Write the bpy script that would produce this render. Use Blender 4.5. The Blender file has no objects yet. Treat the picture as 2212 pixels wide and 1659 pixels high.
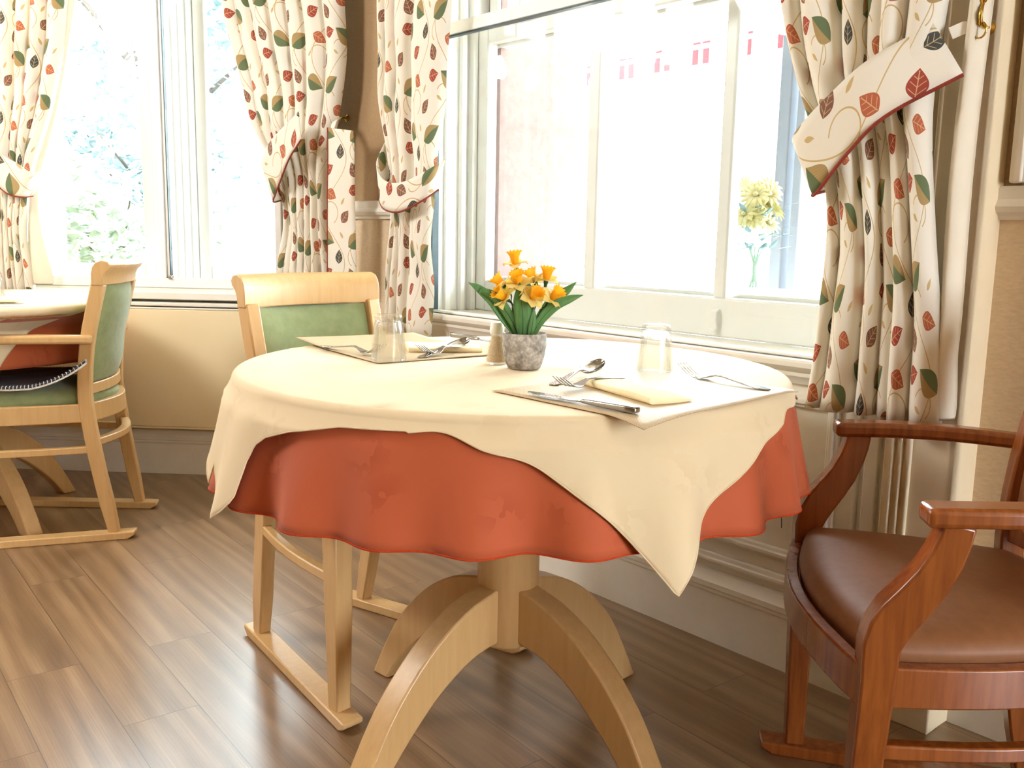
import bpy, math, random
from mathutils import Vector, Matrix
import numpy as np

scene = bpy.context.scene
COL = scene.collection
random.seed(7)
PI = math.pi

# ------------------------------------------------------------------ camera
PIT, ROL, CAMZ, FPX = math.radians(9.05), math.radians(1.12), 0.985, 2020.0
_F = Vector((0, math.cos(PIT), -math.sin(PIT)))
_X0 = Vector((1, 0, 0)); _U0 = _X0.cross(_F)
_X = _X0 * math.cos(ROL) + _U0 * math.sin(ROL)
_U = -_X0 * math.sin(ROL) + _U0 * math.cos(ROL)
cam_d = bpy.data.cameras.new('camera')
cam_d.sensor_width = 36.0
cam_d.lens = FPX / 2212.0 * 36.0
cam_d.clip_start = 0.02
cam = bpy.data.objects.new('camera', cam_d)
COL.objects.link(cam)
_M = Matrix((_X, _U, -_F)).transposed().to_4x4()
_M.translation = Vector((0, 0, CAMZ))
cam.matrix_world = _M
scene.camera = cam

# ------------------------------------------------------------------ light and exposure
scene.view_settings.view_transform = 'Standard'
scene.view_settings.look = 'None'
scene.view_settings.gamma = 1.0
scene.view_settings.use_curve_mapping = False
scene.view_settings.exposure = -0.15
SKY = 27.0
WARM = 0.14
world = bpy.data.worlds.new('overcast_sky')
scene.world = world
world.use_nodes = True
_bg = world.node_tree.nodes['Background']
_bg.inputs[0].default_value = (0.86, 0.94, 1.0, 1)
_bg.inputs[1].default_value = SKY


def area_light(name, loc, size, watt, color, target=None):
    d = bpy.data.lights.new(name, 'AREA')
    d.shape = 'DISK'; d.size = size; d.energy = watt; d.color = color
    o = bpy.data.objects.new(name, d); COL.objects.link(o)
    o.location = loc
    if target is not None:
        o.rotation_euler = (Vector(target) - Vector(loc)).to_track_quat('-Z', 'Y').to_euler()
    return o


WARMCOL = (1.0, 0.77, 0.50)
area_light('ceiling_or_fill_light', (-0.3, 0.2, 2.55), 0.5, 26 * WARM, WARMCOL)
area_light('ceiling_or_fill_light', (1.6, -0.6, 2.55), 0.5, 22 * WARM, WARMCOL)
area_light('ceiling_or_fill_light', (-2.5, 1.7, 2.35), 0.7, 62, (1.0, 0.97, 0.93), (-0.1, 2.2, 0.1))  # added fill standing in for bay window daylight on the panelling
try:
    scene.cycles.use_denoising = True
    scene.cycles.max_bounces = 10
    scene.cycles.diffuse_bounces = 5
    scene.cycles.transparent_max_bounces = 16
    scene.cycles.caustics_reflective = False
    scene.cycles.sample_clamp_indirect = 8.0
except Exception:
    pass

# ------------------------------------------------------------------ wall frames
PR = Vector((0.475, 2.248, 0)); RD = Vector((math.cos(math.radians(49)), -math.sin(math.radians(49)), 0))
RN = Vector((-math.sin(math.radians(49)), -math.cos(math.radians(49)), 0))
PL = Vector((-1.424, 3.715, 0)); LD = Vector((math.cos(math.radians(-2.93)), math.sin(math.radians(-2.93)), 0))
LN = Vector((math.sin(math.radians(-2.93)), -math.cos(math.radians(-2.93)), 0))


P3 = LW_END = PL + LD * (-0.66); A3 = math.radians(180 - 2.93 + 46.07)
D3 = Vector((math.cos(A3), math.sin(A3), 0)); N3 = Vector((-math.sin(A3), math.cos(A3), 0))


def TW(s, off, z): return P3 + D3 * s + N3 * off + Vector((0, 0, z))
def RW(s, off, z): return PR + RD * s + RN * off + Vector((0, 0, z))
def LW(t, off, z): return PL + LD * t + LN * off + Vector((0, 0, z))


# ------------------------------------------------------------------ material helpers
def srgb(r, g, b):
    def f(c):
        c /= 255.0
        return c / 12.92 if c <= 0.04045 else ((c + 0.055) / 1.055) ** 2.4
    return (f(r), f(g), f(b), 1.0)


class NT:
    """tiny helper around a node tree"""
    def __init__(self, m):
        self.t = m.node_tree; self.n = self.t.nodes; self.l = self.t.links

    def node(self, kind, **kw):
        nd = self.n.new(kind)
        for k, v in kw.items(): setattr(nd, k, v)
        return nd

    def put(self, sock, v):
        if isinstance(v, bpy.types.NodeSocket): self.l.new(v, sock)
        else: sock.default_value = v

    def m(self, op, a, b=0.0, c=None, clamp=False):
        nd = self.n.new('ShaderNodeMath'); nd.operation = op; nd.use_clamp = clamp
        self.put(nd.inputs[0], a); self.put(nd.inputs[1], b)
        if c is not None: self.put(nd.inputs[2], c)
        return nd.outputs[0]

    def mix(self, fac, a, b, blend='MIX'):
        nd = self.n.new('ShaderNodeMix'); nd.data_type = 'RGBA'; nd.blend_type = blend
        self.put(nd.inputs[0], fac); self.put(nd.inputs[6], a); self.put(nd.inputs[7], b)
        return nd.outputs[2]

    def noise(self, vec, scale, detail=3.0, rough=0.55):
        nd = self.n.new('ShaderNodeTexNoise')
        if vec is not None: self.l.new(vec, nd.inputs['Vector'])
        nd.inputs['Scale'].default_value = scale; nd.inputs['Detail'].default_value = detail
        nd.inputs['Roughness'].default_value = rough
        return nd.outputs['Fac']

    def mapping(self, vec, scale=(1, 1, 1), rot=(0, 0, 0), loc=(0, 0, 0)):
        nd = self.n.new('ShaderNodeMapping')
        self.l.new(vec, nd.inputs['Vector'])
        nd.inputs['Scale'].default_value = scale; nd.inputs['Rotation'].default_value = rot
        nd.inputs['Location'].default_value = loc
        return nd.outputs[0]

    def coord(self, which='Object'):
        return self.n.new('ShaderNodeTexCoord').outputs[which]

    def ramp(self, fac, stops):
        nd = self.n.new('ShaderNodeValToRGB')
        self.put(nd.inputs[0], fac)
        e = nd.color_ramp.elements
        while len(e) < len(stops): e.new(0.5)
        for i, (p, c) in enumerate(stops):
            e[i].position = p; e[i].color = c
        return nd.outputs[0]


def mat(name, color=(0.8, 0.8, 0.8, 1), rough=0.5, spec=0.5, metal=0.0, coat=0.0, sheen=0.0):
    m = bpy.data.materials.new(name); m.use_nodes = True
    b = m.node_tree.nodes['Principled BSDF']
    b.inputs['Base Color'].default_value = color
    b.inputs['Roughness'].default_value = rough
    b.inputs['Specular IOR Level'].default_value = spec
    b.inputs['Metallic'].default_value = metal
    b.inputs['Coat Weight'].default_value = coat
    b.inputs['Sheen Weight'].default_value = sheen
    return m, NT(m), b


def bump(nt, b, h, strength=0.3, dist=0.002):
    nd = nt.node('ShaderNodeBump')
    nd.inputs['Strength'].default_value = strength; nd.inputs['Distance'].default_value = dist
    nt.put(nd.inputs['Height'], h); nt.l.new(nd.outputs[0], b.inputs['Normal'])


def noisy(name, c1, c2, scale=30, rough=0.5, spec=0.4, bs=0.0, bd=0.001, stretch=(1, 1, 1), detail=4, sheen=0.0, coord='Object'):
    m, nt, b = mat(name, c1, rough, spec, sheen=sheen)
    v = nt.mapping(nt.coord(coord), stretch)
    f = nt.noise(v, scale, detail)
    nt.l.new(nt.ramp(f, [(0.3, c1), (0.7, c2)]), b.inputs['Base Color'])
    if bs: bump(nt, b, f, bs, bd)
    return m


def wood(name, c1, c2, rough=0.35, coat=0.15, axis=2):
    m, nt, b = mat(name, c1, rough, 0.45, coat=coat)
    b.inputs['Coat Roughness'].default_value = 0.25
    st = [14, 14, 14]; st[axis] = 1.2
    v = nt.mapping(nt.coord('Object'), tuple(st))
    f = nt.noise(v, 5, 5, 0.6)
    f2 = nt.noise(nt.mapping(nt.coord('Object'), tuple(s * 6 for s in st)), 6, 2)
    c = nt.ramp(f, [(0.32, c1), (0.68, c2)])
    c = nt.mix(nt.m('MULTIPLY', f2, 0.25), c, c1)
    nt.l.new(c, b.inputs['Base Color'])
    return m


M = {}
M['white_paint'] = noisy('white_gloss_paint', srgb(238, 234, 224), srgb(232, 228, 217), 12, 0.32, 0.5)
M['cream_paint'] = noisy('cream_paint', srgb(232, 216, 186), srgb(226, 208, 176), 9, 0.5, 0.35)
M['frame_white'] = noisy('window_white', srgb(248, 248, 246), srgb(243, 244, 242), 10, 0.35, 0.5)
M['brown_paper'] = noisy('brown_wallpaper', srgb(170, 142, 108), srgb(158, 130, 97), 160, 0.75, 0.2, 0.25, 0.001)
M['cream_paper'] = noisy('textured_wallpaper', srgb(226, 206, 176), srgb(214, 192, 160), 70, 0.7, 0.25, 0.55, 0.002, (1, 1, 2.5))
M['ceiling'] = noisy('ceiling_paint', srgb(214, 200, 172), srgb(210, 196, 168), 5, 0.8, 0.2)
M['radiator'] = noisy('radiator_enamel', srgb(241, 224, 186), srgb(238, 220, 180), 6, 0.4, 0.4)
M['dark_gap'] = noisy('dark_rubber_seal', srgb(48, 70, 74), srgb(40, 58, 62), 30, 0.4, 0.4)
M['beech'] = wood('beech_wood', srgb(208, 170, 116), srgb(198, 158, 104))
M['mahogany'] = wood('mahogany_wood', srgb(150, 82, 34), srgb(120, 60, 22), 0.25, 0.4)
M['green_velour'] = noisy('green_velour', srgb(144, 153, 110), srgb(130, 141, 97), 40, 0.9, 0.15, 0.12, 0.001, sheen=0.35)
M['brown_vinyl'] = noisy('brown_vinyl', srgb(142, 94, 60), srgb(132, 86, 54), 60, 0.52, 0.4, 0.08, 0.0006)
M['steel'] = noisy('cutlery_steel', srgb(176, 174, 170), srgb(166, 164, 160), 8, 0.16, 0.5)
M['steel'].node_tree.nodes['Principled BSDF'].inputs['Metallic'].default_value = 1.0
M['brass'] = noisy('polished_brass', srgb(214, 176, 84), srgb(200, 160, 70), 8, 0.18, 0.5)
M['brass'].node_tree.nodes['Principled BSDF'].inputs['Metallic'].default_value = 1.0
M['piping'] = noisy('russet_piping', srgb(140, 60, 46), srgb(124, 50, 38), 200, 0.7, 0.2)
M['lining'] = noisy('curtain_lining', srgb(238, 230, 212), srgb(232, 224, 205), 18, 0.85, 0.1)
M['napkin'] = noisy('paper_napkin', srgb(250, 236, 196), srgb(247, 231, 188), 40, 0.9, 0.1, 0.1, 0.0005)
M['soil'] = noisy('potting_soil', srgb(70, 60, 50), srgb(40, 34, 28), 200, 0.95, 0.1, 0.5, 0.004)
M['petal'] = noisy('daffodil_petal', srgb(254, 242, 178), srgb(253, 236, 150), 60, 0.6, 0.2)
M['trumpet'] = noisy('daffodil_trumpet', srgb(254, 212, 74), srgb(252, 196, 48), 60, 0.6, 0.2)
M['leaf'] = noisy('daffodil_leaf', srgb(104, 148, 90), srgb(82, 128, 74), 40, 0.45, 0.4, 0.1, 0.001, (6, 6, 1))
M['leaf_vein'] = noisy('leaf_midrib', srgb(40, 84, 50), srgb(32, 70, 42), 40, 0.5, 0.3)
M['stem'] = noisy('flower_stem', srgb(70, 90, 60), srgb(54, 70, 48), 60, 0.5, 0.3)
M['calyx'] = noisy('flower_calyx', srgb(60, 96, 70), srgb(50, 84, 60), 60, 0.5, 0.3)
M['pepper'] = noisy('ground_pepper', srgb(240, 224, 194), srgb(212, 184, 148), 400, 0.9, 0.1)
M['cap'] = noisy('shaker_cap', srgb(245, 240, 230), srgb(238, 232, 220), 30, 0.4, 0.4)
M['navy_quilt'] = noisy('navy_quilting', srgb(66, 74, 92), srgb(48, 56, 74), 90, 0.6, 0.3, 0.4, 0.002)
M['fleece'] = noisy('white_fleece', srgb(240, 234, 224), srgb(228, 220, 208), 200, 0.95, 0.1, 0.5, 0.002)
M['thread'] = noisy('white_thread', srgb(225, 222, 216), srgb(205, 202, 196), 100, 0.8, 0.1)
M['stone'] = noisy('window_stone', srgb(160, 138, 134), srgb(148, 126, 122), 40, 0.9, 0.1, 0.4, 0.004)
M['light_screen_grey'] = noisy('light_screen_grey', srgb(168, 154, 144), srgb(152, 140, 130), 6, 0.9, 0.1)  # surface of the added screen wall outside the third window
M['pavement'] = noisy('pavement', srgb(190, 186, 180), srgb(170, 166, 160), 3, 0.9, 0.1)
M['render_white'] = noisy('white_render', srgb(235, 233, 228), srgb(225, 223, 218), 3, 0.9, 0.1)
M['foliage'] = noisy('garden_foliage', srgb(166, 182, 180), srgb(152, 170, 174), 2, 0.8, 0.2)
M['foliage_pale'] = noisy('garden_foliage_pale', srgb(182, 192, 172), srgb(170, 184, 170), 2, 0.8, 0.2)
M['bark'] = noisy('tree_bark', srgb(110, 100, 92), srgb(90, 80, 74), 8, 0.95, 0.1, 0.4, 0.01)
M['flag_white'] = noisy('flag_white', srgb(240, 236, 234), srgb(236, 232, 230), 10, 0.8, 0.1)
M['flag_red'] = noisy('flag_red', srgb(160, 84, 94), srgb(154, 80, 90), 10, 0.8, 0.1)  # red muted to carry the overexposed look outdoors
M['bunting_cord'] = noisy('bunting_cord', srgb(225, 222, 220), srgb(215, 212, 210), 10, 0.8, 0.1)
M['pipe_blue'] = noisy('pale_blue_post', srgb(144, 152, 162), srgb(138, 146, 158), 6, 0.6, 0.2)
M['bloom'] = noisy('pale_bloom', srgb(232, 224, 166), srgb(228, 224, 190), 30, 0.7, 0.1)
M['bouquet_leaf'] = noisy('bouquet_leaf', srgb(136, 166, 170), srgb(126, 158, 164), 20, 0.6, 0.2)
M['bouquet_stem'] = noisy('bouquet_stem', srgb(190, 216, 200), srgb(180, 210, 194), 20, 0.6, 0.2)
M['lamp_shade'] = noisy('opal_shade', srgb(250, 240, 220), srgb(248, 236, 214), 10, 0.5, 0.3)


def pot_material():
    m, nt, b = mat('mottled_stone_pot', rough=0.85, spec=0.2)
    v = nt.coord('Object')
    f = nt.noise(v, 110, 6, 0.7); g = nt.noise(v, 35, 3)
    h = nt.m('MULTIPLY_ADD', g, 0.4, nt.m('MULTIPLY', f, 0.6))
    nt.l.new(nt.ramp(h, [(0.36, srgb(112, 106, 100)), (0.5, srgb(160, 154, 146)), (0.64, srgb(206, 200, 190))]), b.inputs['Base Color'])
    bump(nt, b, f, 0.4, 0.002)
    return m
M['pot'] = pot_material()


def translucent(m, fac, col):
    nt = NT(m); out = nt.n['Material Output']; b = nt.n['Principled BSDF']
    tl = nt.node('ShaderNodeBsdfTranslucent'); tl.inputs[0].default_value = col
    mx = nt.node('ShaderNodeMixShader'); mx.inputs[0].default_value = fac
    nt.l.new(b.outputs[0], mx.inputs[1]); nt.l.new(tl.outputs[0], mx.inputs[2]); nt.l.new(mx.outputs[0], out.inputs[0])
translucent(M['petal'], 0.5, srgb(255, 244, 176)); translucent(M['trumpet'], 0.5, srgb(254, 218, 84))
translucent(M['leaf'], 0.2, srgb(120, 170, 90)); translucent(M['bloom'], 0.3, srgb(240, 234, 190))


def glass_pane():
    m = bpy.data.materials.new('window_glass'); m.use_nodes = True
    nt = NT(m); nt.n.clear()
    out = nt.node('ShaderNodeOutputMaterial')
    tr = nt.node('ShaderNodeBsdfTransparent'); tr.inputs[0].default_value = (0.97, 0.985, 0.98, 1)
    gl = nt.node('ShaderNodeBsdfGlossy'); gl.inputs['Roughness'].default_value = 0.02
    fr = nt.node('ShaderNodeFresnel'); fr.inputs['IOR'].default_value = 1.45
    mx = nt.node('ShaderNodeMixShader')
    geo = nt.node('ShaderNodeNewGeometry')
    fac = nt.m('MULTIPLY', fr.outputs[0], nt.m('SUBTRACT', 1.0, geo.outputs['Backfacing']))
    nt.l.new(fac, mx.inputs[0]); nt.l.new(tr.outputs[0], mx.inputs[1]); nt.l.new(gl.outputs[0], mx.inputs[2])
    nt.l.new(mx.outputs[0], out.inputs[0])
    return m
M['pane'] = glass_pane()


def tumbler_glass():
    m = bpy.data.materials.new('tumbler_glass'); m.use_nodes = True
    nt = NT(m); nt.n.clear()
    out = nt.node('ShaderNodeOutputMaterial')
    g = nt.node('ShaderNodeBsdfGlass'); g.inputs['IOR'].default_value = 1.42; g.inputs['Roughness'].default_value = 0.0
    tr = nt.node('ShaderNodeBsdfTransparent'); tr.inputs[0].default_value = (0.98, 0.99, 0.985, 1)
    mx = nt.node('ShaderNodeMixShader'); mx.inputs[0].default_value = 0.32
    nt.l.new(tr.outputs[0], mx.inputs[1]); nt.l.new(g.outputs[0], mx.inputs[2])
    nt.l.new(mx.outputs[0], out.inputs[0])
    return m
M['glass'] = tumbler_glass()


def emit(name, color, s):
    m = bpy.data.materials.new(name); m.use_nodes = True
    nt = NT(m); nt.n.clear()
    out = nt.node('ShaderNodeOutputMaterial'); e = nt.node('ShaderNodeEmission')
    e.inputs[0].default_value = color; e.inputs[1].default_value = s
    nt.l.new(e.outputs[0], out.inputs[0])
    return m
M['bulb'] = emit('lit_bulb', (1, 0.8, 0.55, 1), 60)


def floor_material():
    m, nt, b = mat('oak_plank_vinyl', rough=0.33, spec=0.62)
    b.inputs['Coat Weight'].default_value = 0.3; b.inputs['Coat Roughness'].default_value = 0.22
    ang = math.atan2(-0.79, 0.61)
    v = nt.mapping(nt.coord('Object'), (1, 1, 1), (0, 0, -ang))
    br = nt.node('ShaderNodeTexBrick'); nt.l.new(v, br.inputs['Vector'])
    br.offset = 0.37; br.offset_frequency = 2
    br.inputs['Scale'].default_value = 1.0
    br.inputs['Brick Width'].default_value = 0.92; br.inputs['Row Height'].default_value = 0.152
    br.inputs['Mortar Size'].default_value = 0.0011; br.inputs['Mortar Smooth'].default_value = 0.3
    br.inputs['Color1'].default_value = (0, 0, 0, 1); br.inputs['Color2'].default_value = (1, 1, 1, 1)
    br.inputs['Mortar'].default_value = (0.5, 0.5, 0.5, 1)
    sep = nt.node('ShaderNodeSeparateXYZ'); nt.l.new(v, sep.inputs[0])
    rnd = br.outputs['Color']
    comb = nt.node('ShaderNodeCombineXYZ')
    nt.l.new(nt.m('MULTIPLY_ADD', rnd, 7.0, nt.m('MULTIPLY', sep.outputs[0], 1.6)), comb.inputs[0])
    nt.l.new(nt.m('MULTIPLY_ADD', rnd, 3.0, nt.m('MULTIPLY', sep.outputs[1], 17.0)), comb.inputs[1])
    n1 = nt.noise(comb.outputs[0], 1.0, 5, 0.6)
    wv = nt.node('ShaderNodeTexWave'); wv.wave_type = 'BANDS'; wv.bands_direction = 'Y'
    nt.l.new(comb.outputs[0], wv.inputs['Vector'])
    wv.inputs['Scale'].default_value = 0.33; wv.inputs['Distortion'].default_value = 14.0
    wv.inputs['Detail'].default_value = 2.0; wv.inputs['Detail Scale'].default_value = 0.7
    fine = nt.noise(nt.mapping(comb.outputs[0], (1, 9, 1)), 2.2, 3)
    g = nt.m('MULTIPLY_ADD', wv.outputs['Fac'], 0.14, nt.m('MULTIPLY_ADD', n1, 0.5, nt.m('MULTIPLY', fine, 0.36)))
    c = nt.ramp(g, [(0.28, srgb(98, 73, 49)), (0.5, srgb(134, 104, 74)), (0.74, srgb(168, 137, 104))])
    c = nt.mix(nt.m('MULTIPLY', rnd, 0.22), c, srgb(104, 78, 52))
    c = nt.mix(nt.m('MULTIPLY', br.outputs['Fac'], 0.75), c, srgb(62, 42, 28))
    nt.l.new(c, b.inputs['Base Color'])
    nt.l.new(nt.m('MULTIPLY_ADD', fine, 0.14, 0.24), b.inputs['Roughness'])
    h = nt.m('MULTIPLY_ADD', br.outputs['Fac'], -0.8, nt.m('MULTIPLY', g, 0.6))
    bump(nt, b, h, 0.25, 0.0015)
    return m
M['floor'] = floor_material()


def damask(name, c1, c2, rough, scale, trans):
    m, nt, b = mat(name, c1, rough, 0.25, sheen=0.15)
    v = nt.coord('UV')
    vo = nt.node('ShaderNodeTexVoronoi'); nt.l.new(nt.mapping(v, (1, 1.3, 1)), vo.inputs['Vector'])
    vo.inputs['Scale'].default_value = scale; vo.voronoi_dimensions = '2D'
    f = nt.noise(v, scale * 3.2, 2)
    motif = nt.m('MULTIPLY', nt.m('SUBTRACT', 0.34, vo.outputs['Distance'], clamp=True), nt.m('GREATER_THAN', f, 0.5))
    fac = nt.m('MULTIPLY', motif, 2.2, clamp=True)
    col = nt.mix(fac, c1, c2)
    nt.l.new(col, b.inputs['Base Color'])
    wv = nt.node('ShaderNodeTexWave'); nt.l.new(nt.mapping(v, (1, 1, 1), (0, 0, 0.78)), wv.inputs['Vector'])
    wv.inputs['Scale'].default_value = 380
    bump(nt, b, nt.m('MULTIPLY_ADD', fac, -0.5, nt.m('MULTIPLY', wv.outputs['Fac'], 0.3)), 0.15, 0.0006)
    out = nt.n['Material Output']
    tl = nt.node('ShaderNodeBsdfTranslucent'); nt.l.new(col, tl.inputs[0])
    mx = nt.node('ShaderNodeMixShader'); mx.inputs[0].default_value = trans
    nt.l.new(b.outputs[0], mx.inputs[1]); nt.l.new(tl.outputs[0], mx.inputs[2])
    nt.l.new(mx.outputs[0], out.inputs[0])
    return m
M['cream_cloth'] = damask('cream_damask', srgb(236, 216, 178), srgb(227, 205, 164), 0.75, 7, 0.12)
M['orange_cloth'] = damask('orange_damask', srgb(192, 94, 58), srgb(172, 76, 44), 0.7, 7, 0.10)
M['orange_hem'] = noisy('orange_overlock', srgb(196, 70, 34), srgb(176, 58, 26), 300, 0.8, 0.1)


def placemat_material():
    m, nt, b = mat('woven_vinyl_mat', rough=0.55, spec=0.4)
    v = nt.coord('UV')
    sep = nt.node('ShaderNodeSeparateXYZ'); nt.l.new(v, sep.inputs[0])
    a = nt.m('SINE', nt.m('MULTIPLY', sep.outputs[0], 2 * PI / 0.0032))
    c = nt.m('SINE', nt.m('MULTIPLY', sep.outputs[1], 2 * PI / 0.0032))
    w = nt.m('MULTIPLY', a, c)
    f = nt.m('MULTIPLY_ADD', w, 0.5, 0.5, clamp=True)
    nt.l.new(nt.mix(f, srgb(176, 150, 112), srgb(222, 202, 168)), b.inputs['Base Color'])
    bump(nt, b, f, 0.3, 0.0005)
    return m
M['placemat'] = placemat_material()


def leaf_print(name, base):
    """curtain cloth: printed leaves, split two-tone leaves and curling stems, repeating"""
    m, nt, b = mat(name, base, 0.85, 0.12, sheen=0.1)
    TX, TY, Q = 0.25, 0.31, 1.16
    sep = nt.node('ShaderNodeSeparateXYZ'); nt.l.new(nt.coord('UV'), sep.inputs[0])
    u, v = nt.m('DIVIDE', sep.outputs[0], Q), nt.m('DIVIDE', sep.outputs[1], Q)
    colno = nt.m('FLOOR', nt.m('DIVIDE', u, TX))
    v = nt.m('MULTIPLY_ADD', colno, TY * 0.43, v)
    x = nt.m('SUBTRACT', u, nt.m('MULTIPLY', colno, TX))
    y = nt.m('SUBTRACT', v, nt.m('MULTIPLY', nt.m('FLOOR', nt.m('DIVIDE', v, TY)), TY))
    col = base
    gold = srgb(206, 180, 130)
    # running stems
    for (x0, amp, ph) in ((0.075, 0.045, 0.3), (0.185, 0.04, 2.4)):
        sn = nt.m('SINE', nt.m('MULTIPLY_ADD', y, 2 * PI / TY, ph))
        d = nt.m('ABSOLUTE', nt.m('SUBTRACT', x, nt.m('MULTIPLY_ADD', sn, amp, x0)))
        col = nt.mix(nt.m('LESS_THAN', d, 0.0016), col, gold)
    # curls: part rings
    for (cx, cy, r, side) in ((0.055, 0.215, 0.034, 1), (0.165, 0.085, 0.03, -1), (0.20, 0.235, 0.026, 1)):
        dx = nt.m('SUBTRACT', x, cx); dy = nt.m('SUBTRACT', y, cy)
        rr = nt.m('SQRT', nt.m('ADD', nt.m('MULTIPLY', dx, dx), nt.m('MULTIPLY', dy, dy)))
        ring = nt.m('LESS_THAN', nt.m('ABSOLUTE', nt.m('SUBTRACT', rr, r)), 0.0014)
        half = nt.m('GREATER_THAN', nt.m('ADD', nt.m('MULTIPLY', dx, side), dy), -0.012)
        col = nt.mix(nt.m('MULTIPLY', ring, half), col, gold)
    RED, RUST, PLUM, SLATE = srgb(164, 76, 64), srgb(184, 104, 76), srgb(132, 94, 80), srgb(76, 80, 78)
    TAN, GREEN = srgb(176, 150, 104), srgb(106, 120, 88)
    items = [  # cx, cy, angle, half length, half width, kind
        (0.045, 0.035, 0.5, 0.024, 0.0165, RED), (0.150, 0.030, 2.0, 0.024, 0.016, PLUM),
        (0.215, 0.060, -0.3, 0.023, 0.016, RUST), (0.095, 0.085, 1.5, 0.022, 0.015, SLATE),
        (0.060, 0.270, -0.5, 0.024, 0.017, RUST), (0.120, 0.205, 0.9, 0.023, 0.0155, PLUM),
        (0.157, 0.282, 0.2, 0.023, 0.016, RED),
        (0.040, 0.140, -0.4, 0.037, 0.024, 'two'), (0.165, 0.135, 0.6, 0.036, 0.024, 'two'),
        (0.215, 0.272, 2.5, 0.035, 0.023, 'two'),
        (0.020, 0.225, 0.8, 0.012, 0.0042, 'bud'), (0.105, 0.150, 2.2, 0.013, 0.0045, 'bud'),
        (0.110, 0.250, 1.0, 0.013, 0.0045, 'bud'), (0.225, 0.120, 0.9, 0.013, 0.0045, 'bud'), (0.185, 0.225, -0.6, 0.012, 0.0042, 'bud')]
    for (cx, cy, a, L, W, kind) in items:
        dx = nt.m('SUBTRACT', x, cx); dy = nt.m('SUBTRACT', y, cy)
        ca, sa = math.cos(a), math.sin(a)
        lx = nt.m('MULTIPLY_ADD', dx, ca / L, nt.m('MULTIPLY', dy, sa / L))
        ly = nt.m('MULTIPLY_ADD', dx, -sa / W, nt.m('MULTIPLY', dy, ca / W))
        al = nt.m('ABSOLUTE', ly)
        hw = nt.m('MULTIPLY', nt.m('SUBTRACT', 1.0, nt.m('MULTIPLY', lx, lx)), nt.m('MULTIPLY_ADD', lx, -0.38, 1.0))
        mask = nt.m('MULTIPLY', nt.m('GREATER_THAN', nt.m('SUBTRACT', hw, al), 0.02), nt.m('LESS_THAN', nt.m('ABSOLUTE', lx), 1.0))
        if kind == 'bud':
            lc = gold
        elif kind == 'two':
            st = nt.m('SINE', nt.m('MULTIPLY_ADD', lx, 40.0, nt.m('MULTIPLY', ly, 26.0)))
            hatch = nt.mix(nt.m('MULTIPLY', nt.m('GREATER_THAN', st, 0.86), 0.35), TAN, srgb(120, 94, 56))
            lc = nt.mix(nt.m('LESS_THAN', ly, nt.m('MULTIPLY', nt.m('SUBTRACT', 1.0, nt.m('MULTIPLY', lx, lx)), 0.1)), hatch, GREEN)
        else:
            vein = nt.m('LESS_THAN', al, 0.045)
            saw = nt.m('FRACT', nt.m('MULTIPLY', nt.m('MULTIPLY_ADD', al, -0.55, nt.m('ADD', lx, 2.0)), 2.0))
            side = nt.m('LESS_THAN', nt.m('ABSOLUTE', nt.m('SUBTRACT', saw, 0.5)), 0.055)
            vv = nt.m('MULTIPLY', nt.m('MAXIMUM', vein, side), nt.m('GREATER_THAN', nt.m('SUBTRACT', hw, al), 0.2))
            lc = nt.mix(nt.m('MULTIPLY', vv, 0.75), kind, srgb(226, 196, 150))
        col = nt.mix(mask, col, lc)
    wv = nt.noise(nt.mapping(nt.coord('UV'), (900, 900, 1)), 1.0, 1)
    nt.l.new(col, b.inputs['Base Color'])
    bump(nt, b, wv, 0.1, 0.0005)
    out = nt.n['Material Output']
    tl = nt.node('ShaderNodeBsdfTranslucent'); nt.l.new(col, tl.inputs[0])
    mx = nt.node('ShaderNodeMixShader'); mx.inputs[0].default_value = 0.08
    nt.l.new(b.outputs[0], mx.inputs[1]); nt.l.new(tl.outputs[0], mx.inputs[2])
    nt.l.new(mx.outputs[0], out.inputs[0])
    return m
M['curtain'] = leaf_print('leaf_print_curtain', srgb(240, 235, 222))


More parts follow.
